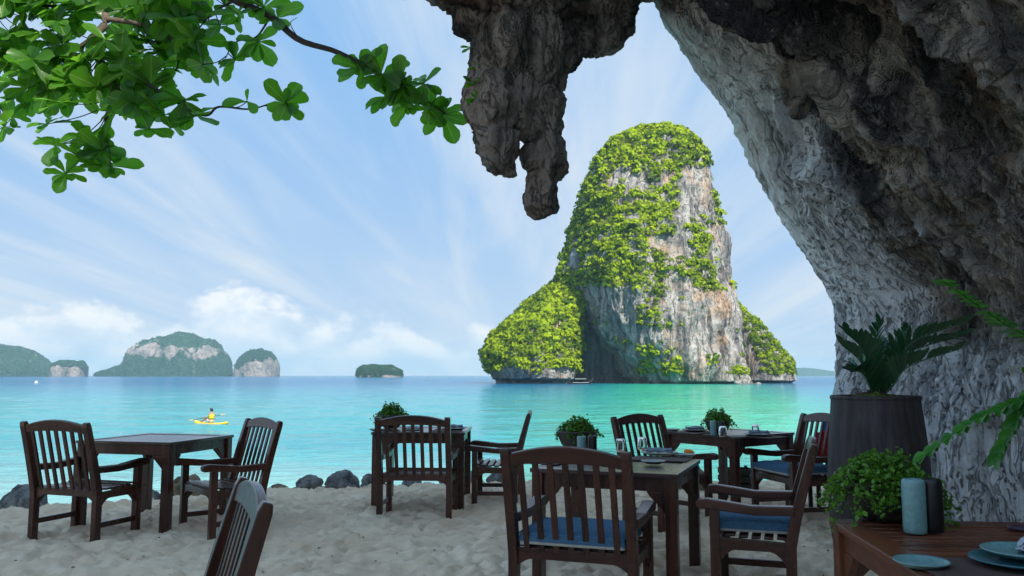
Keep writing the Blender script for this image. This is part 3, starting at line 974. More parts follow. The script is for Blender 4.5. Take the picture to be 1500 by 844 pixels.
Y0 = 330.0
def isle_loft(levels, seed, nth=260, nz=200, amp=3.0, y0=Y0):
    """levels: (py, left px, right px, depth half-width m, centre offset in depth m)"""
    L = np.array(levels, float)
    f = np.linspace(0, len(L) - 1, nz)
    I = lambda c: np.interp(f, np.arange(len(L)), L[:, c])
    py, xl, xr, ry, cy = (I(c) for c in range(5))
    z = np.array([at(750, p, y=y0).z for p in py])
    x0, x1 = (xl - 750) / FPX * y0, (xr - 750) / FPX * y0
    th = np.linspace(0, 2 * np.pi, nth, endpoint=False)
    c_, s_ = np.cos(th)[:, None], np.sin(th)[:, None]
    se = lambda t_: np.sign(t_) * np.abs(t_) ** 0.8
    X_ = (x0 + x1)[None] / 2 + (x1 - x0)[None] / 2 * se(c_)
    Y_ = y0 + cy[None] + ry[None] * se(s_)
    Z_ = np.repeat(z[None], nth, 0)
    P = np.stack([X_, Y_, Z_], -1)
    Nn_ = np.stack([c_ + 0 * Z_, s_ + 0 * Z_, 0 * Z_], -1)
    fl = P.reshape(-1, 3)
    D = amp * fbm(fl * np.array([0.055, 0.055, 0.022]), 5, seed=seed, ridged=True, gain=0.55) + 0.45 * amp * fbm(fl * np.array([0.16, 0.16, 0.10]), 4, seed=seed + 9) \
        + 0.30 * amp * fbm(fl * np.array([0.42, 0.42, 0.11]), 4, seed=seed + 12, ridged=True, gain=0.6)
    rr_ = np.minimum((x1 - x0) / 2, ry)[None, :].repeat(nth, 0).ravel()
    D = np.clip(D - 0.25 * amp, -0.6 * rr_, 0.6 * rr_)
    P = P + Nn_ * D.reshape(P.shape[:2])[..., None]
    return P


def isle_px(P):
    return 750 + FPX * P[..., 0] / P[..., 1], 550 - FPX * (P[..., 2] - EYE) / P[..., 1]


def add_isle(P, name, parent, material):
    nu, nv = P.shape[:2]
    return obj(name, np_mesh(name, P.reshape(-1, 3), grid_faces(nu, nv, True)), material, parent)


def scatter(P, dens_fn, ncand, rlo, rhi, seed, out=0.3):
    r = np.random.default_rng(seed)
    nu, nv = P.shape[:2]
    ex = np.linalg.norm(np.roll(P, -1, 0) - P, axis=-1)[:, :-1]
    ez = np.linalg.norm(np.diff(P, axis=1), axis=-1)
    wgt = (ex * ez).ravel()
    idx = r.choice(len(wgt), ncand, p=wgt / wgt.sum())
    iu, iv = idx // (nv - 1), idx % (nv - 1)
    p = P[iu, iv]
    px, py = isle_px(p)
    nz = fbm(p * 0.085, 4, seed=seed + 5) * 0.5 + 0.5
    dn = dens_fn(px, py, p)
    keep = ((nz + 0.16 * (r.random(len(p)) - 0.5) < dn) | ((r.random(len(p)) < 0.014) & (dn > 0))) & (p[:, 1] < Y0 + 26)
    p = p.copy()
    p = p[keep]
    ra = rlo + (rhi - rlo) * r.random(len(p)) ** 2.2
    tint = np.clip(0.60 + 0.7 * fbm(p * 0.06, 3, seed=seed + 8) + 0.42 * r.normal(size=len(p)), 0.0, 1)
    return p, ra, tint


isl = thing('karst_island', 'tall tower of pale limestone island draped in bright green jungle', 'island', tuple(at(950, 560, y=Y0)))
isl_off = Vector(isl.location)
def isl_child(o_):
    o_.location = -isl_off
    return o_
tower = isle_loft([(568, 921, 1067, 43, 0), (560, 921, 1067, 43, 0), (557.5, 920, 1070, 46, 0), (530, 902, 1069, 47, 0), (500, 876, 1067, 46, 1), (465, 856, 1064, 45, 2), (430, 842, 1061, 44, 3), (400, 834, 1058, 43, 4),
                   (370, 838, 1054, 41, 5), (330, 850, 1047, 37, 6), (280, 868, 1040, 33, 8), (240, 882, 1035, 29, 9), (215, 900, 1027, 25, 10), (198, 922, 1014, 19, 11),
                   (188, 944, 1000, 11, 12), (184, 962, 986, 4, 12)], 200, 440, 320, 4.4)
isl_child(add_isle(tower, 'rock', isl, ROCK_ISLE))
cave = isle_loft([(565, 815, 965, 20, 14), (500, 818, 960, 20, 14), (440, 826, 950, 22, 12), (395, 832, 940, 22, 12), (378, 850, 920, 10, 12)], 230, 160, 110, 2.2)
isl_child(add_isle(cave, 'cave_rock', isl, ROCK_SHADE))
wing = isle_loft([(568, 738, 832, 26, 0), (558, 736, 832, 26, 0), (554, 730, 834, 31, -2), (545, 724, 836, 32, -2), (520, 715, 840, 33, 0), (490, 735, 846, 31, 3), (460, 766, 852, 27, 6), (430, 798, 858, 20, 9), (405, 824, 860, 14, 11), (385, 834, 858, 11, 12), (378, 840, 852, 4, 12)],
                 260, 240, 170, 3.2)
isl_child(add_isle(wing, 'side_rock', isl, ROCK_ISLE))
peak = isle_loft([(568, 1079, 1152, 17, 4), (560, 1078, 1154, 17, 4), (557, 1076, 1158, 20, 4), (530, 1076, 1153, 19, 5), (505, 1074, 1138, 16, 6), (480, 1073, 1118, 13, 7), (460, 1073, 1098, 9, 8), (445, 1074, 1086, 5, 8), (437, 1076, 1080, 1.5, 8)], 290, 200, 150, 2.0)
isl_child(add_isle(peak, 'side_rock', isl, ROCK_ISLE))

def d_tower(px, py, p):
    """where the jungle holds on: the cap, the left flank, a spill down the middle, ledges on the right"""
    d_ = np.where(py < 240, 1.2, 0.12)
    mid = 1002 - 0.10 * (py - 240)
    d_ = np.where((py >= 240) & (py < 425), np.where(px < mid, 0.66, 0.30), d_)
    d_ = np.where((py >= 236) & (py < 270) & (px > 872) & (px < 955), 0.42, d_)
    d_ = np.where((py >= 300) & (py < 420) & (px > 990) & (px < 1042), 0.46, d_)
    d_ = np.where((py >= 425) & (px > 935) & (px < 1000) & (py < 548), 0.45, d_)
    d_ = np.where((py >= 425) & (px >= 1000), 0.24, d_)
    d_ = np.where((py >= 420) & (px <= 935), 0.10, d_)
    return np.where(py > 550, -1, d_)
pts, ra, ti = scatter(tower, d_tower, 19000, 0.6, 2.9, 300)
isl_child(foliage('foliage', pts, ra, ti, isl, ISLE_GREEN, 40, 310))
def d_wing(px, py, p):
    return np.where(py < 541 + 5 * np.sin(px * 0.09), 1.2, 0.10) * np.where(py > 553, 0, 1)
pts, ra, ti = scatter(wing, d_wing, 8000, 0.7, 3.0, 330)
isl_child(foliage('foliage', pts, ra, np.clip(ti + 0.08, 0, 1), isl, ISLE_GREEN, 40, 340))
def d_peak(px, py, p):
    b = 1076 + (py - 437) * 0.36
    return np.where(px > b, 0.95, 0.02) * np.where(py > 548, 0, 1)
pts, ra, ti = scatter(peak, d_peak, 3000, 0.5, 1.9, 350)
isl_child(foliage('foliage', pts, ra, ti, isl, ISLE_GREEN, 58, 360))
def d_cave(px, py, p):
    return np.where(py < 400, 0.9, 0.03)
pts, ra, ti = scatter(cave, d_cave, 1000, 1.0, 2.6, 370)
isl_child(foliage('foliage', pts, ra, ti, isl, ISLE_GREEN, 58, 380))

# bright tree standing on a ledge rock at the foot of the island
tp = at(1083, 559, y=277)
tree2 = thing('shore_tree', 'bright yellow-green tree on a low rock at the tall island foot', 'tree', tuple(tp))
a = Acc()
tv, tf = tube_np([(0, 0, -0.5), (0.2, 0, 1.2), (0.1, 0.1, 3.0), (-0.2, 0, 4.6)], [0.30, 0.22, 0.16, 0.06], 8)
a.add(tv, tf)
for q in ((1.6, 0.2, 4.2), (-1.7, -0.3, 4.0), (0.3, 0.9, 5.0), (0.1, -1.2, 4.4)):
    tv, tf = tube_np([(0.15, 0, 1.8), (q[0] * .5, q[1] * .5, 2.9), q], [0.12, 0.09, 0.03], 6)
    a.add(tv, tf)
obj('trunk', a.mesh('trunk'), BARK, tree2)
r_ = np.random.default_rng(5)
pp = r_.normal(size=(46, 3)) * np.array([1.35, 1.2, 0.95]) + np.array([0, 0, 3.9])
foliage('crown', pp, 0.75 + 0.5 * r_.random(46), np.clip(0.95 + 0.1 * r_.normal(size=46), 0, 1), tree2, ISLE_GREEN, 40, 12)

# far islands
def far_isle(name, label, prof, y0, ry, seed, bare, nx=240, na=110, amp=8.0, jungle=None):
    pr = np.array(prof, float)
    px = np.linspace(pr[0, 0], pr[-1, 0], nx)
    py = np.interp(px, pr[:, 0], pr[:, 1])
    X_ = (px - 750) / FPX * y0
    hz = (550 - py) / FPX * y0 + EYE - SEA_Z + 1.5
    a_ = np.linspace(0, np.pi, na)
    cy = -np.sign(np.cos(a_)) * np.abs(np.cos(a_)) ** 0.75
    cz = np.abs(np.sin(a_)) ** 0.62
    taper = np.sqrt(np.clip(1 - (np.linspace(-1, 1, nx)) ** 4, 0.02, 1))
    P = np.stack([np.repeat(X_[:, None], na, 1), y0 + ry * cy[None] * taper[:, None], SEA_Z - 1.5 + hz[:, None] * cz[None]], -1)
    n_ = np.stack([0 * P[..., 0], np.repeat(cy[None], nx, 0), np.repeat(cz[None], nx, 0)], -1)
    fl = P.reshape(-1, 3)
    sc = 8.0 / ry
    D = amp * fbm(fl * np.array([sc, sc, sc * 0.5]) * 0.6, 5, seed=seed, gain=0.6).reshape(nx, na) * np.minimum(1, hz / hz.max() * 1.6)[:, None] * np.clip(cz[None] * 3, 0, 1)
    jag = 0.10 * hz.max() * fbm(np.stack([X_ * 0.03, 0 * X_, 0 * X_ + seed], -1), 4, seed=seed + 3, gain=0.6) * np.minimum(1, hz / hz.max() * 1.5)
    P = P + n_ * D[..., None]
    P[..., 2] += jag[:, None] * np.clip(cz[None], 0, 1)
    rel = (P[..., 2] - SEA_Z) / np.maximum(hz[:, None], 1)
    b_ = bare(np.repeat(px[:, None], na, 1), 550 - FPX * (P[..., 2] - EYE) / y0, rel, P)
    root = thing(name, label, 'island', (float(X_.mean()), y0, SEA_Z), 0, 'islands on the horizon')
    me_ = np_mesh('land', P.reshape(-1, 3), grid_faces(nx, na))
    attr(me_, 'bare', np.asarray(b_, float).ravel())
    o_ = obj('land', me_, FAR_ISLE, root)
    o_.location = -Vector(root.location)
    # jungle canopy
    r = np.random.default_rng(seed)
    ok = np.argwhere((b_ < 0.42) & (P[..., 1] < y0 + ry * 0.3) & (P[..., 2] > SEA_Z + 1))
    sel = ok[r.choice(len(ok), min(len(ok), 1500), replace=False)]
    pts_ = P[sel[:, 0], sel[:, 1]]
    px2m = y0 / FPX
    f_ = foliage('jungle', pts_, px2m * (1.0 + 1.4 * r.random(len(pts_))), np.clip(0.20 + 0.25 * r.random(len(pts_)), 0, 1), root, ISLE_FAR, 22, seed)
    f_.location = -Vector(root.location)
    return root

ISLE_FAR = make_leaf('far_foliage', (0.014, 0.055, 0.036), (0.085, 0.20, 0.085), 0.2, 0.8, 0.1)  # bluish canopy greens carry some of the distance haze in their colour
nb_ = lambda P: fbm(P.reshape(-1, 3) * np.array([0.045, 0.045, 0.018]), 4, seed=2, gain=0.6).reshape(P.shape[:2]) * 0.62
far_isle('forested_island', 'dark forested headland sloping down into the sea', [(-130, 549), (-110, 520), (-60, 512), (-10, 509), (18, 506), (30, 509), (36, 515), (50, 525), (70, 538), (86, 549)], 2300, 140, 410,
         lambda px, py, rel, P: 0.12 + nb_(P))
far_isle('rocky_islet', 'small flat-topped rocky islet next to the forested headland', [(81, 549), (84, 534), (95, 530), (110, 531), (122, 531), (128, 538), (129, 549)], 2200, 40, 420,
         lambda px, py, rel, P: 0.70 * smooth(rel, 0.85, 0.55) + 0.05 + nb_(P), amp=5)
far_isle('cliffed_island', 'broad far island with pink cliff band above wooded slopes', [(150, 549), (156, 545), (180, 540), (200, 532), (208, 522), (210, 504), (222, 499), (232, 500), (240, 494), (258, 490), (280, 493), (298, 498), (312, 500), (318, 512), (330, 520), (337, 530), (339, 549)], 2400, 120, 430,
         lambda px, py, rel, P: 0.52 * np.exp(-((py - 515 - 0.06 * (px - 260)) / 11) ** 4) * smooth(px, 203, 212) * smooth(px, 334, 318) + 0.10 + nb_(P), amp=11)
far_isle('domed_island', 'steep domed island with bare pink rock at its foot', [(347, 549), (352, 536), (358, 524), (368, 517), (384, 514), (396, 517), (404, 525), (409, 538), (409, 549)], 2300, 70, 440,
         lambda px, py, rel, P: 0.55 * smooth(py - (526 + (400 - px) * 0.30), -7, 7) + 0.12 + nb_(P), amp=8)
far_isle('low_island', 'low tree-covered islet standing alone on the horizon', [(524, 549.5), (526, 541), (534, 536), (548, 534), (560, 535), (574, 535), (582, 540), (589, 543), (590, 549.5)], 1250, 26, 450,
         lambda px, py, rel, P: 0.1 + np.where(rel < 0.18, 0.5, 0) + nb_(P), amp=2.0)

# distant mainland hills low on the right, and carried on behind the headlands
nx_, na_ = 200, 24
px = np.linspace(1090, 1900, nx_)
yh = 5200.0
hh_ = (10.0 * np.exp(-((px - 1172) / 34) ** 2) + 5 * np.exp(-((px - 1235) / 60) ** 2) + 14 * smooth(px, 1300, 1500) * (0.7 + 0.3 * np.sin(px * 0.03))) * yh / FPX
aa = np.linspace(0, np.pi, na_)
P = np.stack([np.repeat(((px - 750) / FPX * yh)[:, None], na_, 1), yh - 250 * np.cos(aa)[None] + 0 * px[:, None], SEA_Z - 2 + (hh_[:, None] + 3) * np.sin(aa)[None]], -1)
P[..., 2] += 5 * fbm(P.reshape(-1, 3) * 0.01, 4, seed=8).reshape(nx_, na_) * np.sin(aa)[None]
me = np_mesh('hills', P.reshape(-1, 3), grid_faces(nx_, na_))
attr(me, 'bare', np.full(nx_ * na_, 0.1))
tag(obj('hills', me, FAR_ISLE), kind='structure')

# ---------------------------------------------------------------- chairs
def ground(x, y):
    return float(sand_z(np.array([x]), np.array([y]), False)[0])

CW, CD, RK, CT, AZ, SEAT = 0.321, 0.205, 0.145, 0.925, 0.575, 0.40
PW = 0.052
def back_y(z):                      # the back posts rake backwards above the seat
    return -CD - (RK * ((z - 0.36) / (CT - 0.36)) ** 1.15 if z > 0.36 else 0)

CH = {}
pz = [-0.06, 0.2, 0.36, 0.5, 0.64, 0.78, CT - 0.03, CT]
CH['post'] = sweep_mesh('back_post', [(0, back_y(z) + CD, z) for z in pz], PW, [0.055, 0.058, 0.062, 0.060, 0.056, 0.050, 0.046, 0.030], 0.006)
CH['leg'] = box_mesh('front_leg', PW, 0.055, AZ + 0.02, (0, 0, (AZ - 0.02) / 2 - 0.02), 0.005, 2)
# arched top rail and slats lie in the raked plane of the back
ang_b = math.atan2(RK, CT - 0.36)
def raked(z0):
    return Matrix.Translation((0, back_y(z0), z0)) @ Matrix.Rotation(ang_b, 4, 'X')
iw = CW - PW / 2 + 0.004
arch = [(-iw, -0.075)] + [(iw * (2 * i / 16 - 1), -0.070 + 0.018 * (1 - (2 * i / 16 - 1) ** 2)) for i in range(17)][1:-1] + [(iw, -0.075)] \
    + [(iw * (1 - 2 * i / 16), -0.012 + 0.046 * (1 - (1 - 2 * i / 16) ** 2)) for i in range(17)]
CH['rail'] = prism_mesh('top_rail', arch, 0.032, 'xz', 0, 0.005, raked(CT - 0.015))
CH['slat'] = None
n_sl = 7
sl_l = (CT - 0.07 - 0.36) / math.cos(ang_b)
CH['slat'] = box_mesh('back_slat', 0.034, 0.015, sl_l, (0, 0, sl_l / 2), 0.004, 2)
CH['srail_b'] = prism_mesh('seat_rail', [(-iw, 0.30)] + [(-iw + 0.085 * f, 0.30 + 0.042 * math.sin(f * 1.57)) for f in (.25, .5, .75, 1)] + [(iw - 0.085 * f, 0.30 + 0.042 * math.sin(f * 1.57)) for f in (1, .75, .5, .25)] + [(iw, 0.30), (iw, 0.40), (-iw, 0.40)], 0.028, 'xz', -CD, 0.004)
CH['srail_f'] = prism_mesh('seat_rail', [(-iw, 0.29)] + [(-iw + 0.10 * f, 0.29 + 0.05 * math.sin(f * 1.57)) for f in (.25, .5, .75, 1)] + [(iw - 0.10 * f, 0.29 + 0.05 * math.sin(f * 1.57)) for f in (1, .75, .5, .25)] + [(iw, 0.29), (iw, 0.392), (-iw, 0.392)], 0.028, 'xz', CD, 0.004)
jd = CD - 0.022
CH['side'] = prism_mesh('side_rail', [(-jd, 0.25)] + [(-jd + 0.09 * f, 0.25 + 0.075 * math.sin(f * 1.57)) for f in (.2, .4, .6, .8, 1)] + [(jd - 0.09 * f, 0.25 + 0.075 * math.sin(f * 1.57)) for f in (1, .8, .6, .4, .2)] + [(jd, 0.25), (jd, 0.392), (-jd, 0.378)], 0.028, 'yz', 0, 0.004)
CH['stretch'] = box_mesh('stretcher', 0.026, 2 * CD - 0.04, 0.042, (0, 0, 0.125), 0.004, 2)
yb = back_y(AZ)
arm_poly = [(yb + 0.022, AZ - 0.045), (-0.02, AZ - 0.052), (0.12, AZ - 0.040), (CD + 0.03, AZ - 0.028), (CD + 0.085, AZ - 0.030), (CD + 0.10, AZ - 0.016), (CD + 0.102, AZ + 0.008), (CD + 0.085, AZ + 0.026),
            (CD + 0.04, AZ + 0.030), (0.14, AZ + 0.018), (0.0, AZ + 0.0), (yb + 0.022, AZ + 0.006)]
CH['arm'] = prism_mesh('arm', arm_poly, 0.066, 'yz', 0, 0.008)
CH['sslat'] = box_mesh('seat_slat', 2 * CW - 0.02, 0.050, 0.016, (0, 0, 0), 0.004, 2)


def cushion_meshes():
    nx_, ny_ = 34, 28
    hx, hy = 0.285, 0.235
    u = np.linspace(-1, 1, nx_)
    v = np.linspace(-1, 1, ny_)
    U, V_ = np.meshgrid(u, v, indexing='ij')
    ed = (1 - np.abs(U) ** 6) * (1 - np.abs(V_) ** 6)
    x = U * hx * (1 - 0.02 * V_ ** 2)
    y = V_ * hy * (1 - 0.02 * U ** 2)
    P3 = np.stack([x * 6, y * 6, 0 * x], -1).reshape(-1, 3)
    wr = fbm(P3 * np.array([0.7, 2.2, 1]), 3, seed=17, ridged=True).reshape(x.shape)
    top = 0.064 + 0.022 * ed ** 0.6 + 0.006 * wr * ed
    bot = 0.006 - 0.004 * ed
    a_ = Acc()
    a_.add(np.stack([x, y, top], -1).reshape(-1, 3), grid_faces(nx_, ny_))
    # side wall with a piped edge
    ring = [(i, 0) for i in range(nx_)] + [(nx_ - 1, j) for j in range(1, ny_)] + [(i, ny_ - 1) for i in range(nx_ - 2, -1, -1)] + [(0, j) for j in range(ny_ - 2, 0, -1)]
    rp = np.array([(x[i, j], y[i, j], top[i, j]) for i, j in ring])
    cen = rp[:, :2] / (np.linalg.norm(rp[:, :2], axis=1, keepdims=True))
    def lay(out, z):
        return np.concatenate([rp[:, :2] + cen * out, np.asarray(z).reshape(-1, 1) * np.ones((len(rp), 1))], 1)
    L = np.stack([rp, lay(0.006, rp[:, 2] + 0.004), lay(0.009, rp[:, 2] - 0.004), lay(0.004, rp[:, 2] - 0.010), lay(0.010, 0.032 * np.ones(len(rp))), lay(0.006, 0.020 * np.ones(len(rp)))], 1)
    a_.add(L.reshape(-1, 3), grid_faces(len(rp), L.shape[1], True))
    b_ = Acc()
    L2 = np.stack([lay(0.006, 0.020 * np.ones(len(rp))), lay(0.002, 0.006 * np.ones(len(rp)))], 1)
    b_.add(L2.reshape(-1, 3), grid_faces(len(rp), 2, True))
    b_.add(np.stack([x, y, bot], -1).reshape(-1, 3), grid_faces(nx_, ny_))
    return a_.mesh('cushion'), b_.mesh('cushion_underside')


CUSH, CUSH_U = cushion_meshes()


def chair(label, x, y, deg, cushion=False, cushion_label=None, z=None):
    t = thing('garden_armchair', label, 'chair', (x, y, ground(x, y) if z is None else z), R(deg), 'wooden armchairs on the beach')
    for s in (-1, 1):
        obj('back_post', CH['post'], WOOD_V, t, (s * CW, -CD, 0))
        obj('front_leg', CH['leg'], WOOD_V, t, (s * CW, CD, 0))
        obj('arm', CH['arm'], WOOD_Y, t, (s * CW, 0, 0))
        obj('side_rail', CH['side'], WOOD_Y, t, (s * CW, 0, 0))
        obj('stretcher', CH['stretch'], WOOD_Y, t, (s * CW, 0, 0))
    obj('top_rail', CH['rail'], WOOD_X, t)
    obj('back_seat_rail', CH['srail_b'], WOOD_X, t)
    obj('front_seat_rail', CH['srail_f'], WOOD_X, t)
    for i in range(n_sl):
        sx = (i - (n_sl - 1) / 2) * (2 * iw - 0.03) / n_sl
        o_ = obj('back_slat', CH['slat'], WOOD_V, t, (sx, back_y(0.37) - 0.002, 0.37), (ang_b, 0, 0))
    for i in range(6):
        yy_ = -CD + 0.048 + i * (2 * CD + 0.005) / 6
        dip = -0.012 * math.sin(math.pi * (i + 0.5) / 6) + 0.012 * i / 5
        obj('seat_slat', CH['sslat'], WOOD_X, t, (0, yy_, SEAT + dip), (R(3 - 2 * i), 0, 0))
    if cushion:
        c_ = obj('cushion', CUSH, CUSHION_B, t, (0, 0.005, SEAT + 0.014))
        c_['label'] = 'flat blue seat cushion'
        obj('underside', CUSH_U, CUSHION_W, c_)
    return t


chair('wooden armchair with bare slat seat, its back to the sand, beside the empty bare table', -3.471, 6.803, -19.1)
chair('wooden armchair turned sideways across the empty bare table, bare slat seat', -2.453, 7.062, 131.2)
chair('wooden armchair seen from behind, drawn up to the table with a long trailing plant', -0.883, 7.856, -3.8)
chair('wooden armchair in profile at the side of the table with the trailing plant, facing it', -0.160, 8.743, 87.3)
chair('large wooden armchair with blue cushion seen from behind at the table with two upturned glasses', 0.384, 4.578, -19.7, True)
chair('wooden armchair in profile with thick blue cushion beside the table with two upturned glasses', 1.459, 5.040, 71.6, True)
chair('wooden armchair facing the camera between the two laid tables, its slats against green water', 1.398, 7.491, 219.0)
chair('wooden armchair with blue cushion half hidden behind the tall dark planter', 2.574, 7.609, 104.4, True)
chair('wooden armchair back with pale sheen, standing alone on the open sand, cut by frame', -1.175, 2.625, 114.0)

# ---------------------------------------------------------------- tables
TH = 0.735
def table(name, label, x, y, deg, hx=0.465, hy=0.465, slats=9, gap=0.006, mt=WOOD_TOP, my=WOOD_TOP, ml=WOOD_V, h=TH, lab=None, fw=0.075):
    t = thing(name, label, 'table', (x, y, ground(x, y)), R(deg), 'wooden dining tables on the beach')
    tt = 0.026
    for s in (-1, 1):
        obj('frame_board', box_mesh('frame_board', 2 * hx, fw, tt, (0, 0, 0), 0.004, 2), mt, t, (0, s * (hy - fw / 2), h - tt / 2))
        obj('frame_end', box_mesh('frame_end', fw, 2 * (hy - fw) - 0.003, tt, (0, 0, 0), 0.004, 2), my, t, (s * (hx - fw / 2), 0, h - tt / 2))
    ih = 2 * (hy - fw)
    sw = ih / slats
    sm = box_mesh('slat', 2 * (hx - fw) - 0.004, sw - gap, tt - 0.004, (0, 0, 0), 0.003, 2)
    for i in range(slats):
        obj('slat', sm, mt, t, (0, -ih / 2 + sw * (i + 0.5), h - tt / 2 - 0.003))
    ax, ay = hx - 0.045, hy - 0.045
    ap = 0.085
    apx = box_mesh('apron', 2 * ax - 0.06, 0.024, ap, (0, 0, 0), 0.003, 2)
    apy = box_mesh('apron', 0.024, 2 * ay - 0.06, ap, (0, 0, 0), 0.003, 2)
    lm = box_mesh('leg', 0.072, 0.072, h - tt + 0.08, (0, 0, 0), 0.006, 2)
    for s in (-1, 1):
        obj('apron', apx, ml, t, (0, s * ay, h - tt - ap / 2))
        obj('apron', apy, ml, t, (s * ax, 0, h - tt - ap / 2))
    tri = [(0.034, 0.0), (0.15, 0.0), (0.13, -0.03), (0.06, -0.10), (0.034, -0.135)]
    trm = [(-a_, b_) for a_, b_ in tri][::-1]
    bx = [prism_mesh('bracket', tri, 0.03, 'xz', 0, 0.003), prism_mesh('bracket', trm, 0.03, 'xz', 0, 0.003)]
    by = [prism_mesh('bracket', tri, 0.03, 'yz', 0, 0.003), prism_mesh('bracket', trm, 0.03, 'yz', 0, 0.003)]
    for sx in (-1, 1):
        for sy in (-1, 1):
            lg = obj('leg', lm, ml, t, (sx * ax, sy * ay, (h - tt - 0.08) / 2))
            obj('bracket', bx[0 if sx < 0 else 1], ml, t, (sx * ax, sy * ay, h - tt - ap - 0.001))
            obj('bracket', by[0 if sy < 0 else 1], ml, t, (sx * ax, sy * ay, h - tt - ap - 0.001))
    return t

tA = table('dining_table', 'square dark wooden table with nothing on it, between two bare chairs', -3.175, 7.436, 76.0)
tC = table('dining_table', 'square dark wooden table laid with plates beside a long trailing plant', -0.917, 8.627, -1.4)
tN = table('dining_table', 'square dark wooden table with two upturned glasses together and stacked plates with napkin', 0.713, 5.523, -21.1)
tE = table('dining_table', 'square reddish wooden table with two upturned glasses apart, beside the armchair against green water', 2.202, 8.448, 35.9, ml=WOOD_V)
# the big table in front of the tall planter
TX, TY, TR_ = 1.28, 3.38, R(-6)
hxT, hyT = 0.80, 0.52
cT = Vector((TX, TY, 0)) + Matrix.Rotation(TR_, 3, 'Z') @ Vector((hxT, -hyT, 0))
tT = table('dining_table', 'red-brown slatted wooden table corner with teal plates and a leafy bowl planter', cT.x, cT.y, math.degrees(TR_), hxT, hyT, 11, 0.026, WOOD_RED, WOOD_REDY, WOOD_RED, fw=0.10)
GZ = {id(t): t.location.z for t in (tA, tC, tN, tE, tT)}


def on(t, px, py, dz=0.0):
    """point on a table's top under a bearing in the photograph"""
    return at(px, py, z=t.location.z + TH + dz) - Vector((0, 0, dz))

# ---------------------------------------------------------------- table ware
def plate_mesh(r, h=0.018):
    return lathe_mesh('plate', [(0, 0.004), (r * 0.55, 0.004), (r * 0.62, 0.0), (r * 0.66, 0.004), (r * 0.96, h - 0.003), (r, h), (r * 0.99, h + 0.003), (r * 0.93, h), (r * 0.66, 0.010), (r * 0.5, 0.008), (0, 0.008)], 56)
PL = {k_: plate_mesh(v_) for k_, v_ in dict(big=0.135, mid=0.115, small=0.080).items()}
def plate(kind, label, p, m_, group='plates on the tables'):
    return tag(obj('plate', PL[kind], m_, None, p), label, 'plate', group)

def napkin_mesh(seed, L=0.19, W=0.075):
    nx_, ny_ = 26, 12
    u, v = np.meshgrid(np.linspace(-1, 1, nx_), np.linspace(-1, 1, ny_), indexing='ij')
    acc = Acc()
    for k_ in range(3):
        x = u * L / 2 * (1 - 0.04 * k_)
        y = v * W / 2 * (1 - 0.05 * k_)
        z = 0.005 + 0.008 * k_ + 0.010 * np.exp(-((v - 0.2 * k_) / 0.6) ** 2) + 0.006 * vnoise(np.stack([u * 3 + k_, v * 3, 0 * u + seed], -1).reshape(-1, 3), seed).reshape(u.shape)
        V0 = np.stack([x, y, z], -1).reshape(-1, 3)
        V1 = V0 - np.array([0, 0, 0.005])
        acc.add(V0, grid_faces(nx_, ny_))
        acc.add(V1, grid_faces(nx_, ny_)[:, ::-1])
        rg = [i * ny_ for i in range(nx_)] + [(nx_ - 1) * ny_ + j for j in range(1, ny_)] + [i * ny_ + ny_ - 1 for i in range(nx_ - 2, -1, -1)] + [j for j in range(ny_ - 2, 0, -1)]
        E_ = np.stack([V0[rg], V1[rg]], 1)
        acc.add(E_.reshape(-1, 3), grid_faces(len(rg), 2, True))
    return acc.mesh('napkin')
NAP = [napkin_mesh(3), napkin_mesh(8)]
def napkin(label, p, rz, m_, i=0, group='folded napkins'):
    return tag(obj('napkin', NAP[i], m_, None, p, (0, 0, rz)), label, 'napkin', group)

GL = lathe_mesh('glass', [(0, 0.098), (0.026, 0.098), (0.030, 0.094), (0.036, 0.070), (0.0385, 0.045), (0.037, 0.015), (0.034, 0.0), (0.0315, 0.0), (0.0345, 0.015), (0.036, 0.045), (0.0335, 0.070), (0.028, 0.087), (0, 0.087)], 32)
def glass(label, p):
    return tag(obj('drinking_glass', GL, GLASS, None, p), label, 'glass', 'upturned drinking glasses')

SHK = lathe_mesh('shaker', [(0, 0), (0.031, 0), (0.034, 0.003), (0.035, 0.02), (0.035, 0.150), (0.033, 0.160), (0.028, 0.165), (0.012, 0.164), (0.010, 0.160), (0, 0.160)], 36)
def shaker(label, p, m_, s=1.0):
    o_ = obj('shaker', SHK, m_, None, p)
    o_.scale = (s, s, s)
    return tag(o_, label, 'shaker', 'shakers on the tables')

BOWL = lathe_mesh('bowl', [(0, 0), (0.055, 0), (0.070, 0.006), (0.100, 0.040), (0.120, 0.085), (0.128, 0.115), (0.131, 0.125), (0.126, 0.127), (0.121, 0.115), (0.112, 0.085), (0, 0.080)], 44)
MAT_M = box_mesh('placemat', 0.40, 0.29, 0.006, (0, 0, 0.003), 0.002)

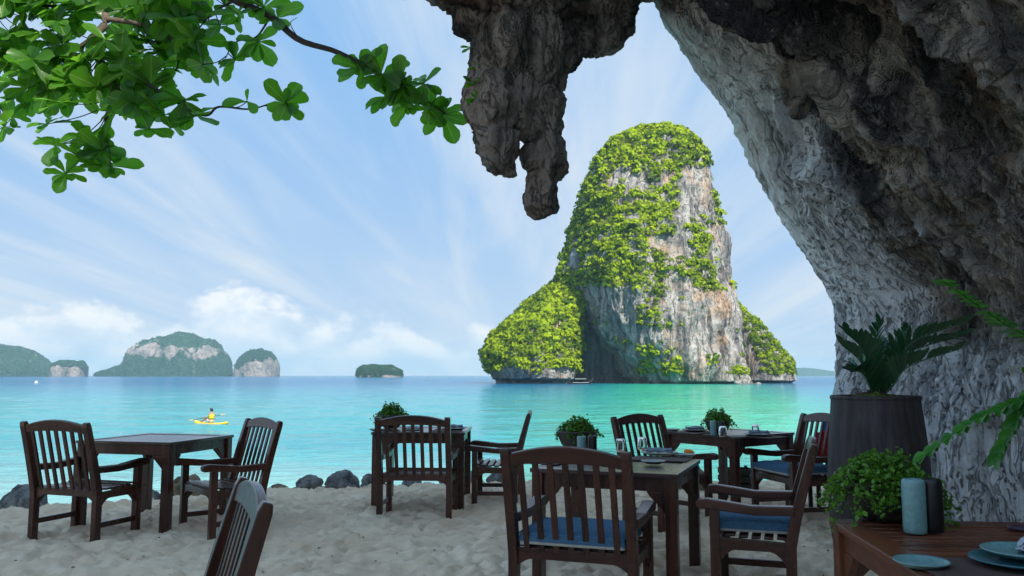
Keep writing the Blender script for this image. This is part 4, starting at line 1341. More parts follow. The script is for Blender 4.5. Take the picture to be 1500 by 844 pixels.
def herb_mesh(seed, n_st=70, rad=0.13, hgt=0.15, trail=0.5, leaf=0.011, dens_=26):
    """a mound of thin trailing stems set with small round leaves"""
    r = np.random.default_rng(seed)
    accs, accl = Acc(), Acc()
    for s in range(n_st):
        a_ = r.random() * 6.283
        q = r.random() ** 0.6
        out = rad * (0.5 + 0.75 * q)
        h0 = hgt * (1.05 - 0.55 * q) * (0.7 + 0.5 * r.random())
        drop = -hgt * trail * (q ** 2) * (0.3 + r.random())
        b = np.array([math.cos(a_) * rad * 0.35 * r.random(), math.sin(a_) * rad * 0.35 * r.random(), 0.075])
        m1 = np.array([math.cos(a_) * out * 0.55, math.sin(a_) * out * 0.55, 0.085 + h0])
        e = np.array([math.cos(a_) * out * 1.15, math.sin(a_) * out * 1.15, 0.08 + h0 * 0.5 + drop])
        path = spline([b, m1, e + r.normal(0, 0.01, 3)], 9)
        tv, tf = tube_np(path, np.linspace(0.0016, 0.0008, 9), 4)
        accs.add(tv, tf)
        n = dens_
        tpar = 0.12 + 0.88 * r.random(n)
        pos = np.stack([np.interp(tpar, np.linspace(0, 1, 9), path[:, c]) for c in range(3)], -1) + r.normal(0, 0.009, (n, 3))
        nrm = r.normal(size=(n, 3)) + np.array([0, 0, 0.8])
        nrm /= np.linalg.norm(nrm, axis=1, keepdims=True)
        u = np.cross(nrm, r.normal(size=(n, 3)))
        u /= np.linalg.norm(u, axis=1, keepdims=True)
        v = np.cross(nrm, u)
        sz = leaf * (0.6 + 0.7 * r.random((n, 1)))
        Q = np.stack([pos - u * sz, pos - v * sz * 0.75, pos + u * sz, pos + v * sz * 0.75], 1).reshape(-1, 3)
        accl.add(Q, np.arange(len(Q)).reshape(-1, 4), np.repeat(np.clip(0.35 + 0.45 * tpar + r.normal(0, 0.18, n), 0, 1), 4))
    return accs.mesh('stems'), accl.mesh('leaves', False)

HERB = [herb_mesh(41), herb_mesh(52, 60, 0.12, 0.12)]
def planter(label, plabel, p, s, herb, rz=0.0, potm=DARKPOT, bs=None):
    b_ = obj('bowl_planter', BOWL, potm, None, p, (0, 0, rz))
    bs = bs or s
    b_.scale = (bs, bs, bs)
    tag(b_, label, 'planter', 'bowl planters on the tables')
    r_ = thing('potted_herb', plabel, 'plant', p, rz, 'leafy plants in bowls')
    r_.scale = (s, s, s)
    r_.location.z += 0.085 * (bs - s)
    obj('stems', herb[0], TWIG, r_)
    tag(obj('leaves', herb[1], SMALL_LEAF, r_), kind='stuff')
    return b_

def mat_on(label, p, rz, s=1.0):
    o_ = obj('placemat', MAT_M, MATW, None, p, (0, 0, rz))
    o_.scale = (s, s, 1)
    return tag(o_, label, 'placemat', 'woven placemats')

E3 = 0.0005
up_ = lambda v, d: Vector(v) + Vector((0, 0, d))
# table with two upturned glasses together
rN = R(-21.1)
pm = on(tN, 968, 673)
mat_on('dark woven placemat under the stacked plates beside the two upturned glasses together', up_(pm, E3), rN)
plate('big', 'grey plate under the folded napkin next to the two upturned glasses together', up_(on(tN, 966, 668), 0.008), CERAMIC_G)
napkin('blue-grey folded napkin on the plate next to the two upturned glasses together', up_(on(tN, 966, 668), 0.026), rN + 0.1, NAPKIN)
plate('small', 'small grey side plate next to the two upturned glasses together', up_(on(tN, 957, 681), 0.008), CERAMIC_G)
plate('small', 'small pale plate near the corner behind the napkin on the near chair table', up_(on(tN, 1003, 670), 0.004), CERAMIC_G)
glass('upturned glass nearer the shakers, one of two standing together', up_(on(tN, 909, 662), 0.001))
glass('upturned glass nearer the napkin plate, one of two standing together', up_(on(tN, 941, 659), 0.001))
planter('dark bowl planter behind the two upturned glasses standing together', 'round mound of green trailing herb behind the pair of glasses', up_(on(tN, 845, 660), 0.001), 1.2, HERB[1], 0.4)
shaker('pale celadon cylinder shaker before the mound of herb by the pair of glasses', up_(on(tN, 852, 671), 0.001), CELADON, 0.92)
shaker('black cylinder shaker before the mound of herb by the pair of glasses', up_(on(tN, 868, 670), 0.001), BLACKSH, 0.92)
pm2 = on(tN, 800, 676)
mat_on('dark woven placemat half hidden behind the large chair back', up_(pm2, E3), rN + R(90))
plate('mid', 'grey plate half hidden behind the large chair back', up_(pm2, 0.008), CERAMIC_G)
# table by the armchair against green water
rE = R(35.9)
mat_on('dark woven placemat under the plate with dark napkin across from the separate glasses', up_(on(tE, 1022, 634), E3), rE)
plate('big', 'grey plate with dark napkin at the corner toward the armchair against green water', up_(on(tE, 1018, 633), 0.008), CERAMIC_G)
napkin('dark folded napkin on the plate at the corner toward the armchair against green water', up_(on(tE, 1018, 633), 0.026), 0.2, NAPKIN, 1)
plate('small', 'small grey side plate at the far corner near the armchair against green water', up_(on(tE, 985, 632), 0.004), CERAMIC_G)
glass('upturned glass beside the pale shaker on the reddish table', up_(on(tE, 1059, 640), 0.001))
glass('upturned glass behind the napkin plate on the reddish table, away from the shaker', up_(on(tE, 1107, 637), 0.001))
planter('dark bowl planter with herb on the reddish table', 'mound of green herb on the reddish table', up_(on(tE, 1052, 635), 0.001), 1.0, HERB[0], 1.1)
shaker('grey-green cylinder shaker before the herb on the reddish table', up_(on(tE, 1045, 638), 0.001), CELADON, 0.85)
shaker('black cylinder shaker before the herb on the reddish table', up_(on(tE, 1057, 637.5), 0.001), BLACKSH, 0.80)
plate('small', 'small grey side plate beside the glass by the pale shaker on the reddish table', up_(on(tE, 1080, 642.5), 0.004), CERAMIC_G)
mat_on('dark woven placemat under the plate at the corner near the cushioned chair', up_(on(tE, 1115, 640), E3), rE + R(90))
plate('big', 'grey plate with blue-grey napkin at the corner near the cushioned chair', up_(on(tE, 1112, 639.5), 0.008), CERAMIC_G)
napkin('blue-grey folded napkin on the plate at the corner near the cushioned chair', up_(on(tE, 1112, 639.5), 0.026), -0.1, NAPKIN)
# table by the trailing plant
rC = R(-1.4)
mat_on('dark woven placemat on the table beside the trailing plant', up_(on(tC, 655, 631), E3), rC + R(90))
plate('big', 'grey plate with napkin on the table beside the trailing plant', up_(on(tC, 665, 630.5), 0.008), CERAMIC_G)
napkin('folded napkin on the plate on the table beside the trailing plant', up_(on(tC, 665, 630.5), 0.026), 0.05, NAPKIN)
plate('small', 'small grey plate at the table corner beside the trailing plant', up_(on(tC, 552, 632), 0.004), CERAMIC_G)
plate('mid', 'grey plate seen between chair slats on the table beside the trailing plant', up_(on(tC, 604, 632), 0.004), CERAMIC_G)
napkin('pale napkin seen between chair slats on the table beside the trailing plant', up_(on(tC, 604, 632), 0.022), 0.0, NAPKIN_P, 1)
planter('dark bowl planter on the table drawn up to the chair seen from behind', 'trailing green plant on the table drawn up to the chair seen from behind', up_(on(tC, 573, 627.5), 0.001), 1.12, HERB[0], 2.4)
# the big slatted table
p_ = on(tT, 1300, 770)
BIGHERB = herb_mesh(77, 190, 0.165, 0.13, 0.9, 0.0105, 34)
planter('dark bowl planter at the corner of the red-brown slatted table', 'bushy bright green creeping herb spilling over its bowl on the slatted table', up_(on(tT, 1295, 762), 0.001), 1.12, BIGHERB, 0.3, DARKPOT, 1.22)
shaker('tall pale celadon cylinder shaker on the red-brown slatted table', up_(on(tT, 1341, 781), 0.001), CELADON, 1.18)
shaker('tall black cylinder shaker on the red-brown slatted table', up_(on(tT, 1366, 779), 0.001), BLACKSH, 1.17)
mat_on('woven placemat under the teal plates on the red-brown slatted table', up_(on(tT, 1452, 836), E3), TR_ + R(4), 1.0)
plate('small', 'small round celadon side plate on the red-brown slatted table', up_(on(tT, 1350, 831), 0.001), CELADON)
plate('big', 'large dark teal plate beneath the celadon plate on the woven placemat', up_(on(tT, 1492, 832), 0.008), CELADON_D)
plate('mid', 'celadon plate with pale napkin stacked on the dark teal plate', up_(on(tT, 1499, 828), 0.0275), CELADON)
napkin('crumpled pale linen napkin on the stacked teal plates', up_(on(tT, 1516, 824), 0.043), 0.9, NAPKIN_P)
CO = lathe_mesh('coaster', [(0, 0), (0.045, 0), (0.048, 0.003), (0.048, 0.008), (0.046, 0.010), (0.036, 0.008), (0, 0.008)], 32)
tag(obj('coaster', CO, plain('plum_lacquer', (0.05, 0.025, 0.05), 0.35), None, up_(on(tT, 1497, 776), 0.001)), 'dark plum round coaster on the red-brown slatted table', 'coaster')

# ---------------------------------------------------------------- tall planter and its cycad
bp = Vector((2.715, 6.16, 0))
bp.z = ground(bp.x, bp.y) - 0.03
BS = 0.90
prof = [(0.02, 0), (0.30, 0), (0.345, 0.02), (0.375, 0.12), (0.392, 0.30), (0.395, 0.50), (0.385, 0.72), (0.368, 0.92), (0.350, 1.085), (0.345, 1.150), (0.348, 1.165), (0.340, 1.175), (0.318, 1.172), (0.310, 1.15), (0.308, 1.06), (0.02, 1.06)]
n_st = 18
bar = thing('barrel_planter', 'tall dark wooden barrel planter against the pale rock wall', 'planter', tuple(bp))
bar.scale = (BS, BS, 1.0)
nb_a, prs = 96, spline(prof[:11], 60)
aa = np.linspace(0, 2 * np.pi, nb_a, endpoint=False)
V = np.stack([prs[None, :, 0] * np.cos(aa)[:, None], prs[None, :, 0] * np.sin(aa)[:, None], np.repeat(prs[None, :, 1], nb_a, 0)], -1)
grn = fbm(np.stack([np.cos(aa)[:, None] * 9 + 0 * V[..., 0], np.sin(aa)[:, None] * 9 + 0 * V[..., 0], V[..., 2] * 0.5], -1).reshape(-1, 3), 3, seed=6).reshape(nb_a, -1)
V[..., :2] *= (1 + 0.012 * grn)[..., None]
obj('vessel', np_mesh('vessel', V.reshape(-1, 3), grid_faces(nb_a, len(prs), True)), BARREL, bar)
obj('rim', lathe_mesh('rim', [(0.347, 1.150), (0.352, 1.158), (0.351, 1.172), (0.344, 1.180), (0.322, 1.180), (0.312, 1.172), (0.309, 1.06), (0.02, 1.06)], 64), BARREL, bar)
# soil mound
u, v = np.meshgrid(np.linspace(0, 2 * np.pi, 40, endpoint=False), np.linspace(0, 1, 12), indexing='ij')
P = np.stack([0.305 * v * np.cos(u), 0.305 * v * np.sin(u), 1.10 + 0.105 * (1 - v ** 2) + 0 * u], -1)
P[..., 2] += 0.02 * fbm(P.reshape(-1, 3) * 14, 3, seed=5).reshape(u.shape)
P[..., 0] -= 0.0
obj('soil', np_mesh('soil', P.reshape(-1, 3), grid_faces(40, 12, True)), SOIL, bar)
# moss tuft
r_ = np.random.default_rng(3)
ms = thing('moss_tuft', 'small bright green moss tuft on the soil of the tall barrel planter', 'plant', tuple(bp + Vector((-0.06, -0.20, 1.16))))
foliage('leaves', r_.normal(size=(26, 3)) * np.array([0.05, 0.03, 0.018]), np.full(26, 0.026), np.clip(0.75 + 0.2 * r_.normal(size=26), 0, 1), ms, SMALL_LEAF, 30, 8)


def frond_mesh(name, path, n_pair, ll, lw, droop=0.25, seed=0, fold=0.5, ang0=68, tip=0.35, overlap=1.0):
    """pinnate frond: a rachis with paired pointed leaflets"""
    r = np.random.default_rng(seed)
    P_ = spline(path, 48)
    acc = Acc()
    tv, tf = tube_np(P_, np.linspace(0.0075, 0.0022, 48) * (ll / 0.12) ** 0.5, 6)
    acc.add(tv, tf, 0.9)
    T_ = np.gradient(P_, axis=0)
    T_ /= np.linalg.norm(T_, axis=1, keepdims=True)
    up0 = np.array([0, 0, 1.0])
    for i in range(n_pair):
        f = 0.20 + 0.80 * (i + 0.5) / n_pair
        k_ = f * 47
        j = int(k_)
        c = P_[j]
        t_ = T_[j]
        side = np.cross(t_, up0)
        side /= np.linalg.norm(side) + 1e-9
        nrm = np.cross(side, t_)
        env = math.sin(math.pi * (0.12 + 0.88 * f) ** 0.9) ** 0.55 if f < 0.93 else 0.55
        for s in (-1, 1):
            L = ll * env * (0.9 + 0.2 * r.random())
            a_ = R(ang0 - 34 * f) + r.normal(0, 0.06)
            d_ = t_ * math.cos(a_) + side * s * math.sin(a_) * math.cos(fold) + nrm * math.sin(a_) * math.sin(fold)
            d_ /= np.linalg.norm(d_)
            wd = np.cross(d_, nrm * math.cos(fold) - side * s * math.sin(fold))
            wd /= np.linalg.norm(wd)
            nn = np.cross(wd, d_)
            prof_ = [(0, 0.10), (0.18, 0.62), (0.42, 1.0), (0.68, 0.92), (0.88, 0.52), (1.0, 0.04)]
            rows_ = []
            for q, ww in prof_:
                m_ = c + d_ * L * q + np.array([0, 0, -droop * L * q * q])
                e_ = lw * 0.5 * ww
                rows_.append([m_ - wd * e_ + nn * e_ * 0.25, m_, m_ + wd * e_ + nn * e_ * 0.25])
            V = np.array(rows_).transpose(1, 0, 2).reshape(-1, 3)
            acc.add(V, grid_faces(3, len(prof_)), float(np.clip(0.4 + 0.3 * r.normal(), 0, 1)))
    return acc.mesh(name)


cy = thing('cycad_plant', 'dark green feathery cycad growing in the tall barrel planter', 'plant', tuple(bp + Vector((0.0, -0.02, 1.10))))
base_c = Vector(cy.location)
crown_spots = [((1238, 487), 6.0, 0.10, 20), ((1232, 505), 6.25, 0.06, 20), ((1416, 472), 5.95, 0.12, 26), ((1412, 492), 6.2, 0.10, 24), ((1404, 512), 5.85, 0.05, 24), ((1248, 545), 5.8, 0.08, 18), ((1330, 482), 6.5, 0.05, 18), ((1290, 470), 6.6, 0.06, 18)]
for i, ((px_, py_), yy_, lift, npair) in enumerate(crown_spots):
    e = at(px_, py_, y=yy_) - base_c
    mid_ = e * 0.5 + Vector((-e.x * 0.10, 0, lift + 0.04))
    if i == 5:
        mid_ = e * 0.55 + Vector((0, 0, 0.11))
    obj('frond', frond_mesh('frond', [Vector((0.02 * math.cos(i), 0.02 * math.sin(i), 0.02)), e * 0.2 + Vector((0, 0, 0.04 + lift * 0.5)), mid_, e], npair + 8, 0.20, 0.036, 0.10, i, 0.85), FROND, cy)
cx = Acc()
for a_ in np.linspace(0, 6.28, 14)[:-1]:
    tv, tf = tube_np([(0.03 * math.cos(a_), 0.03 * math.sin(a_), 0.0), (0.045 * math.cos(a_), 0.045 * math.sin(a_), 0.07), (0.06 * math.cos(a_), 0.06 * math.sin(a_), 0.12)], [0.022, 0.018, 0.004], 6)
    cx.add(tv, tf)
obj('stem', cx.mesh('stem'), TWIG, cy)

# fern-like plant leaning in from a pot beyond the big table
fpp = Vector((3.05, 3.55, 0))
fpp.z = ground(fpp.x, fpp.y)
pot = obj('clay_pot', lathe_mesh('clay_pot', [(0, 0), (0.17, 0), (0.19, 0.02), (0.24, 0.35), (0.27, 0.55), (0.285, 0.57), (0.275, 0.60), (0.255, 0.59), (0.24, 0.52), (0, 0.50)], 44), DARKPOT, None, tuple(fpp))
tag(pot, 'dark round pot on the sand holding the fern that leans over the table', 'pot')
fb = fpp + Vector((0, 0, 0.50))
fern = thing('fern_plant', 'bright green fern with glossy leaflets arching over the slatted table', 'plant', tuple(fb))
def fr(pts_, n_, ll, lw, sd_, dr=0.15, fo=0.35, a0=62):
    loc = [Vector((0, 0, 0))] + [at(px_, py_, y=yy_) - fb for px_, py_, yy_ in pts_]
    return obj('frond', frond_mesh('frond', loc, n_, ll, lw, dr, sd_, fo, a0), FERN, fern)
fr([(1640, 600, 3.5), (1580, 530, 3.4), (1480, 480, 3.3), (1384, 414, 3.2)], 30, 0.115, 0.050, 3, 0.25, 0.15, 74)
fr([(1660, 640, 3.45), (1560, 580, 3.35), (1450, 605, 3.3), (1352, 668, 3.25)], 24, 0.095, 0.048, 5, 0.45)
fr([(1640, 600, 3.5), (1560, 560, 3.4), (1505, 590, 3.35), (1462, 668, 3.3)], 24, 0.11, 0.045, 7, 0.35)
fr([(1600, 640, 3.55), (1530, 590, 3.5), (1500, 545, 3.45)], 14, 0.09, 0.034, 9, 0.2, 0.9)
fr([(1660, 640, 3.6), (1700, 500, 3.7), (1760, 420, 3.9)], 22, 0.09, 0.036, 11)

# ---------------------------------------------------------------- the almond tree on the left
tr = thing('sea_almond_tree', 'broad-leaved green tree whose branches hang in front of the sky', 'tree', (-7.6, 8.2, ground(-7.6, 8.2)))
tl = Vector(tr.location)
def br(pts_, r0, r1, n=7, m=40, wob=0.012):
    P_ = spline([np.array(p) for p in pts_], m)
    P_ = P_ + wob * np.stack([fbm(P_ * 4, 2, seed=i) for i in (1, 2, 3)], -1)
    return P_, tube_np(P_ - np.array(tl), np.linspace(r0, r1, m), n)
w3_ = lambda px_, py_, yy_: np.array(at(px_, py_, y=yy_))
trunk_pts = [(-7.6, 8.2, -0.2), (-7.5, 8.15, 1.2), (-7.65, 8.1, 2.6), (-7.4, 8.1, 4.2), (-7.1, 8.1, 5.6), (-6.6, 8.1, 6.7)]
P0, (tv, tf) = br(trunk_pts, 0.19, 0.11, 12)
obj('trunk', np_mesh('trunk', tv, tf), BARK, tr)
branches = []
def limb(pts_, r0, r1, mt=BARK):
    P_, (tv, tf) = br(pts_, r0, r1)
    obj('branch', np_mesh('branch', tv, tf), mt, tr)
    branches.append(P_)
top = np.array(trunk_pts[-1])
mid_t = np.array(trunk_pts[-2])
limb([mid_t, (-5.6, 8.0, 6.1), w3_(120, -10, 8.0), w3_(155, 28, 7.9), w3_(141, 55, 7.85), w3_(150, 95, 7.8), w3_(166, 135, 7.75), w3_(156, 170, 7.7), w3_(157, 232, 7.65)], 0.060, 0.014)
limb([w3_(155, 28, 7.9), w3_(200, 34, 7.85), w3_(244, 47, 7.8), w3_(262, 80, 7.75), w3_(258, 105, 7.7)], 0.030, 0.008)
limb([top, (-5.2, 7.9, 6.6), w3_(250, -60, 7.8), w3_(345, 0, 7.7), w3_(395, 24, 7.7), w3_(440, 60, 7.65), w3_(490, 75, 7.6), w3_(535, 98, 7.6), w3_(600, 135, 7.6), w3_(645, 160, 7.6), w3_(668, 178, 7.6)], 0.055, 0.006, TWIG)
limb([w3_(166, 135, 7.75), w3_(205, 118, 7.7), w3_(250, 145, 7.65), w3_(298, 168, 7.6), w3_(320, 157, 7.6), w3_(365, 160, 7.6), w3_(400, 150, 7.6)], 0.022, 0.006, TWIG)
limb([w3_(141, 55, 7.85), w3_(95, 80, 7.9), w3_(50, 95, 8.0), w3_(0, 100, 8.05), w3_(-60, 110, 8.1)], 0.026, 0.008)
limb([mid_t, (-6.0, 8.2, 5.5), w3_(-40, 15, 8.1), w3_(30, 8, 8.0), w3_(80, 10, 7.95), w3_(125, 4, 7.9)], 0.04, 0.008, TWIG)
limb([(-6.9, 8.1, 5.2), (-6.1, 8.0, 4.8), w3_(-40, 120, 8.0), w3_(5, 160, 7.95)], 0.03, 0.006)
limb([w3_(395, 24, 7.7), w3_(375, 55, 7.7), w3_(345, 62, 7.7), w3_(330, 85, 7.7)], 0.012, 0.004, TWIG)
limb([w3_(345, 0, 7.7), w3_(310, 20, 7.75), w3_(285, 50, 7.75)], 0.014, 0.005, TWIG)
limb([w3_(440, 60, 7.65), w3_(425, 35, 7.6), w3_(436, 25, 7.6)], 0.006, 0.002, TWIG)
allb = np.concatenate(branches)


def leaf_mesh(seed):
    """obovate leaf, pointing along +y, folded a little along its midrib"""
    r = np.random.default_rng(seed)
    prof_ = [(0.0, 0.05), (0.10, 0.10), (0.28, 0.28), (0.50, 0.46), (0.70, 0.57), (0.86, 0.51), (0.96, 0.30), (1.0, 0.06)]
    rows_ = []
    bend = 0.20 + 0.2 * r.random()
    fold = 0.12 + 0.22 * r.random()
    for q, ww in prof_:
        e_ = ww * 0.5 * (1 + 0.05 * r.normal())
        zc_ = -bend * q * q * 0.5
        rows_.append([(-e_, q, zc_ + fold * e_ + 0.02 * r.normal()), (-e_ * 0.5, q, zc_ + fold * e_ * 0.35), (0, q, zc_), (e_ * 0.5, q, zc_ + fold * e_ * 0.35), (e_, q, zc_ + fold * e_ + 0.02 * r.normal())])
    V = np.array(rows_).transpose(1, 0, 2).reshape(-1, 3)
    return V, grid_faces(5, len(prof_))
LV = [leaf_mesh(i) for i in range(6)]
LM = [np_mesh('leaf', V_, F_) for V_, F_ in LV]

# leaf rosettes at the twig ends: bearing in the photograph, distance, number of leaves, leaf length
ros = [(30, 20, 8.0, 9), (75, 18, 7.9, 9), (20, 55, 8.1, 9), (62, 52, 7.9, 10), (10, 100, 8.0, 9), (45, 92, 7.8, 9), (88, 62, 7.8, 9), (120, 30, 8.1, 9), (112, 95, 7.7, 11), (80, 110, 7.9, 8),
       (180, 12, 8.0, 9), (198, 60, 7.8, 10), (185, 100, 7.7, 11), (140, 128, 7.7, 10), (95, 150, 7.6, 11), (215, 18, 7.8, 9), (248, 20, 7.7, 9), (255, 92, 7.6, 11), (225, 128, 7.7, 10), (285, 62, 7.6, 12),
       (170, 165, 7.65, 8), (205, 158, 7.6, 10), (240, 170, 7.6, 11), (270, 150, 7.6, 9), (300, 95, 7.6, 9), (325, 40, 7.7, 7), (345, 88, 7.65, 10), (350, 20, 7.65, 7), (382, 60, 7.6, 8),
       (385, 10, 7.7, 8), (410, 25, 7.7, 6), (290, 172, 7.6, 10), (222, 190, 7.55, 6), (365, 150, 7.6, 3), (418, 152, 7.55, 11), (525, 100, 7.6, 9), (555, 110, 7.55, 10), (590, 125, 7.55, 11), (570, 140, 7.6, 8), (620, 125, 7.6, 8),
       (630, 158, 7.55, 9), (652, 172, 7.6, 9), (605, 150, 7.6, 8), (8, 190, 7.8, 8), (15, 172, 7.9, 6),
       (85, 210, 7.55, 9), (115, 235, 7.5, 10), (150, 222, 7.6, 10), (165, 245, 7.55, 9), (95, 255, 7.55, 8), (130, 205, 7.7, 8), (70, 185, 7.7, 6), (40, 130, 7.9, 8), (150, 75, 8.0, 9), (230, 70, 7.9, 9), (60, 5, 8.2, 8), (0, 30, 8.1, 8), (300, 30, 7.9, 8), (265, 5, 7.9, 8), (330, 5, 7.9, 7)]
rr = random.Random(11)
for k_ in range(66):                      # the dense mass of the crown
    px_, py_ = rr.uniform(-15, 285), rr.uniform(-15, 150)
    if py_ < 165 - 0.22 * px_ + 60 * (150 < px_ < 280):
        ros.append((px_, py_, rr.uniform(7.6, 8.4), rr.choice((8, 9, 10))))
leaves = []
for (px_, py_, yy_, n) in ros:
    c = w3_(px_ + rr.uniform(-4, 4), py_ + rr.uniform(-4, 4), yy_)
    j = int(np.argmin(np.linalg.norm(allb - c, axis=1)))
    q = allb[j - min(3, j % 40)]
    if np.linalg.norm(q - c) > 0.03:
        mid_ = (q + c) / 2 + np.array([rr.uniform(-.03, .03), rr.uniform(-.03, .03), -0.03])
        P_ = spline([q, mid_, c], 10)
        tv, tf = tube_np(P_ - np.array(tl), np.linspace(0.006, 0.004, 10), 5)
        obj('twig', np_mesh('twig', tv, tf), TWIG, tr)
    ax_ = Vector((rr.uniform(-.6, .6), rr.uniform(-1.0, -0.15), rr.uniform(-0.15, 0.95))).normalized()
    if px_ > 350:
        ax_ = Vector((rr.uniform(-.45, .45), rr.uniform(-1.0, -0.7), rr.uniform(0.0, 0.6))).normalized()
    q0 = ax_.to_track_quat('Z', 'Y')
    a0 = rr.uniform(0, 6.28)
    for k_ in range(n):
        a_ = a0 + 6.283 * k_ / n + rr.uniform(-.3, .3)
        el = rr.uniform(-0.35, 0.75)
        d_ = q0 @ Vector((math.cos(a_) * math.cos(el), math.sin(a_) * math.cos(el), math.sin(el)))
        d_.z -= 0.12
        d_.normalize()
        nrm = (ax_ + Vector((rr.uniform(-.3, .3), rr.uniform(-.3, .3), rr.uniform(-.1, .3)))).normalized()
        s_ = d_.cross(nrm).normalized()
        nrm = s_.cross(d_)
        L = rr.choice((rr.uniform(0.12, 0.2), rr.uniform(0.18, 0.31), rr.uniform(0.2, 0.31)))
        M = Matrix((( s_.x * L, d_.x * L, nrm.x * L, c[0]), (s_.y * L, d_.y * L, nrm.y * L, c[1]), (s_.z * L, d_.z * L, nrm.z * L, c[2]), (0, 0, 0, 1)))
        leaves.append((L * (1.0 if -10 < px_ < 700 else 0.1) * (8.0 / yy_), M, rr.randrange(6)))
leaves.sort(key=lambda a_: -a_[0])
for L, M, i in leaves[:300]:
    o_ = obj('leaf', LM[i], LEAF, tr)
    o_.matrix_local = Matrix.Translation(-tl) @ M
acc = Acc()
for L, M, i in leaves[300:]:
    V_, F_ = LV[i]
    Mn = np.array(M)
    acc.add(V_ @ Mn[:3, :3].T + Mn[:3, 3] - np.array(tl), F_, rr.random())
rest = obj('foliage', acc.mesh('foliage'), LEAF_M, tr)
tag(rest, kind='stuff')

# little plants rooted in the hanging rock
def tuft(px_, py_, yy_, label, n, L, seed, gp='tufts growing on the hanging rock'):
    b = Vector(w3_(px_, py_, yy_))
    t = thing('rock_plant', label, 'plant', tuple(b), 0, gp)
    r = random.Random(seed)
    for k_ in range(n):
        d_ = Vector((r.uniform(-1, 0.5), r.uniform(-.9, .1), r.uniform(-.7, .9))).normalized()
        s_ = d_.cross(Vector((0.2, -1, 0.3))).normalized()
        nn = s_.cross(d_)
        l_ = L * r.uniform(0.7, 1.2)
        M = Matrix(((s_.x * l_ * .55, d_.x * l_, nn.x * l_, 0), (s_.y * l_ * .55, d_.y * l_, nn.y * l_, 0), (s_.z * l_ * .55, d_.z * l_, nn.z * l_, 0), (0, 0, 0, 1)))
        o_ = obj('leaf', LM[k_ % 6], LEAF, t)
        o_.matrix_local = M
    return t
tuft(694, 125, 7.2, 'small leafy tuft on the hanging rock beside the branch tip', 9, 0.11, 4)
tuft(700, 100, 7.25, 'thin sprig on the hanging rock above the leafy tuft', 5, 0.09, 5)
tuft(690, 70, 7.3, 'single pale leaf sprig high on the hanging rock edge', 3, 0.09, 6)
tuft(934, 12, 7.6, 'green sprig hanging in the notch between the hanging rock and the cliff', 9, 0.10, 9)
tuft(697, 145, 7.1, 'bright green sprig on the face of the hanging rock', 6, 0.09, 12)

# ---------------------------------------------------------------- boulders along the top of the beach
def boulder(label, px_, py_, wpx, hpx, seed, m_=BOULDER, yy=None, sink=0.25):
    b = at(px_, py_, z=0.0) if yy is None else at(px_, py_, y=yy)
    sc = b.y / FPX
    rx, rz = wpx * sc / 2 * 0.88, hpx * sc * 0.88
    c = Vector((0, 0, rz * 0.42))
    r = random.Random(seed)
    bl = [(c, (rx * 0.95, rx * 0.8, rz * 0.56), (0, r.uniform(-.2, .2), 0)), (c + Vector((rx * r.uniform(-.4, .4), 0, rz * 0.12)), (rx * 0.6, rx * 0.62, rz * 0.5), (0, r.uniform(-.5, .5), 0)), (c + Vector((rx * r.uniform(-.35, .35), -rx * .2, -rz * 0.15)), (rx * 0.75, rx * 0.7, rz * 0.42), (0, 0, 0.4))]
    V, N, Fq = remeshed(bl, max(0.012, rx / 16))
    s_ = 1.0 / max(rx, 0.05)
    d = rx * (0.16 * fbm(V * s_ * 1.5, 3, seed=seed, ridged=True) + 0.07 * fbm(V * s_ * 4, 3, seed=seed + 1))
    # facets
    V = V + N * d[:, None]
    o_ = obj('boulder', np_mesh('boulder', V, Fq), m_, None, (b.x, b.y, float(sand_z(np.array([b.x]), np.array([b.y]))[0]) - rz * 0.08))
    return tag(o_, label, 'boulder', 'boulders along the edge of the sand')

boulder('broad dark boulder at the sand edge beside the chair with its back to the sand', 34, 736, 72, 52, 3)
boulder('tan boulder seen between the legs of the empty bare table', 272, 722, 54, 42, 5, BOULDER_TAN)
boulder('grey boulder just behind the leg of the empty bare table', 222, 724, 34, 26, 7)
boulder('flat brownish boulder beside the sideways chair', 408, 711, 36, 22, 9, BOULDER_TAN)
boulder('low dark boulder between the brownish one and the largest dark one', 453, 713, 44, 20, 11)
boulder('largest rounded dark boulder in the row along the sand edge', 502, 712, 54, 30, 13)
boulder('dark boulder half hidden behind the chair seen from behind', 548, 708, 40, 22, 15)
boulder('dark boulder between the table legs behind the chair seen from behind', 655, 708, 30, 16, 17)
boulder('dark boulder between table leg and the chair in profile', 690, 707, 38, 20, 19)
boulder('dark boulder beneath the seat of the chair in profile', 730, 706, 40, 18, 21)
boulder('dark boulder beneath the chair seen from behind, seen through its slats', 604, 707, 34, 18, 27)
boulder('small stone behind the sand edge at the end of the boulder row', 2, 703, 16, 12, 29, BOULDER, 11.6)

# shell-white pebble and twigs lying on the sand
m_pb = plain('pebble', (0.12, 0.10, 0.08), 0.8, 0.3, 0.3)
bmp = bmesh.new()
bmesh.ops.create_icosphere(bmp, subdivisions=2, radius=1)
pebm = bm_mesh('pebble', bmp, True)
rp = random.Random(4)
litter = Acc()
for i in range(260):
    x = rp.uniform(-5, 3)
    y = rp.uniform(3.2, 9.5)
    z = float(sand_z(np.array([x]), np.array([y]))[0])
    a_ = rp.uniform(0, 6.28)
    L = rp.uniform(0.008, 0.035)
    tv, tf = tube_np([(x, y, z + 0.003), (x + math.cos(a_) * L * .5, y + math.sin(a_) * L * .5, z + 0.006), (x + math.cos(a_) * L, y + math.sin(a_) * L, z + 0.003)], [0.002, rp.uniform(0.003, 0.007), 0.002], 5)
    litter.add(tv, tf)
lo = obj('beach_litter', litter.mesh('beach_litter'), m_pb)
tag(lo, 'tiny twigs and leaf scraps strewn over the sand', 'litter', None, 'stuff')

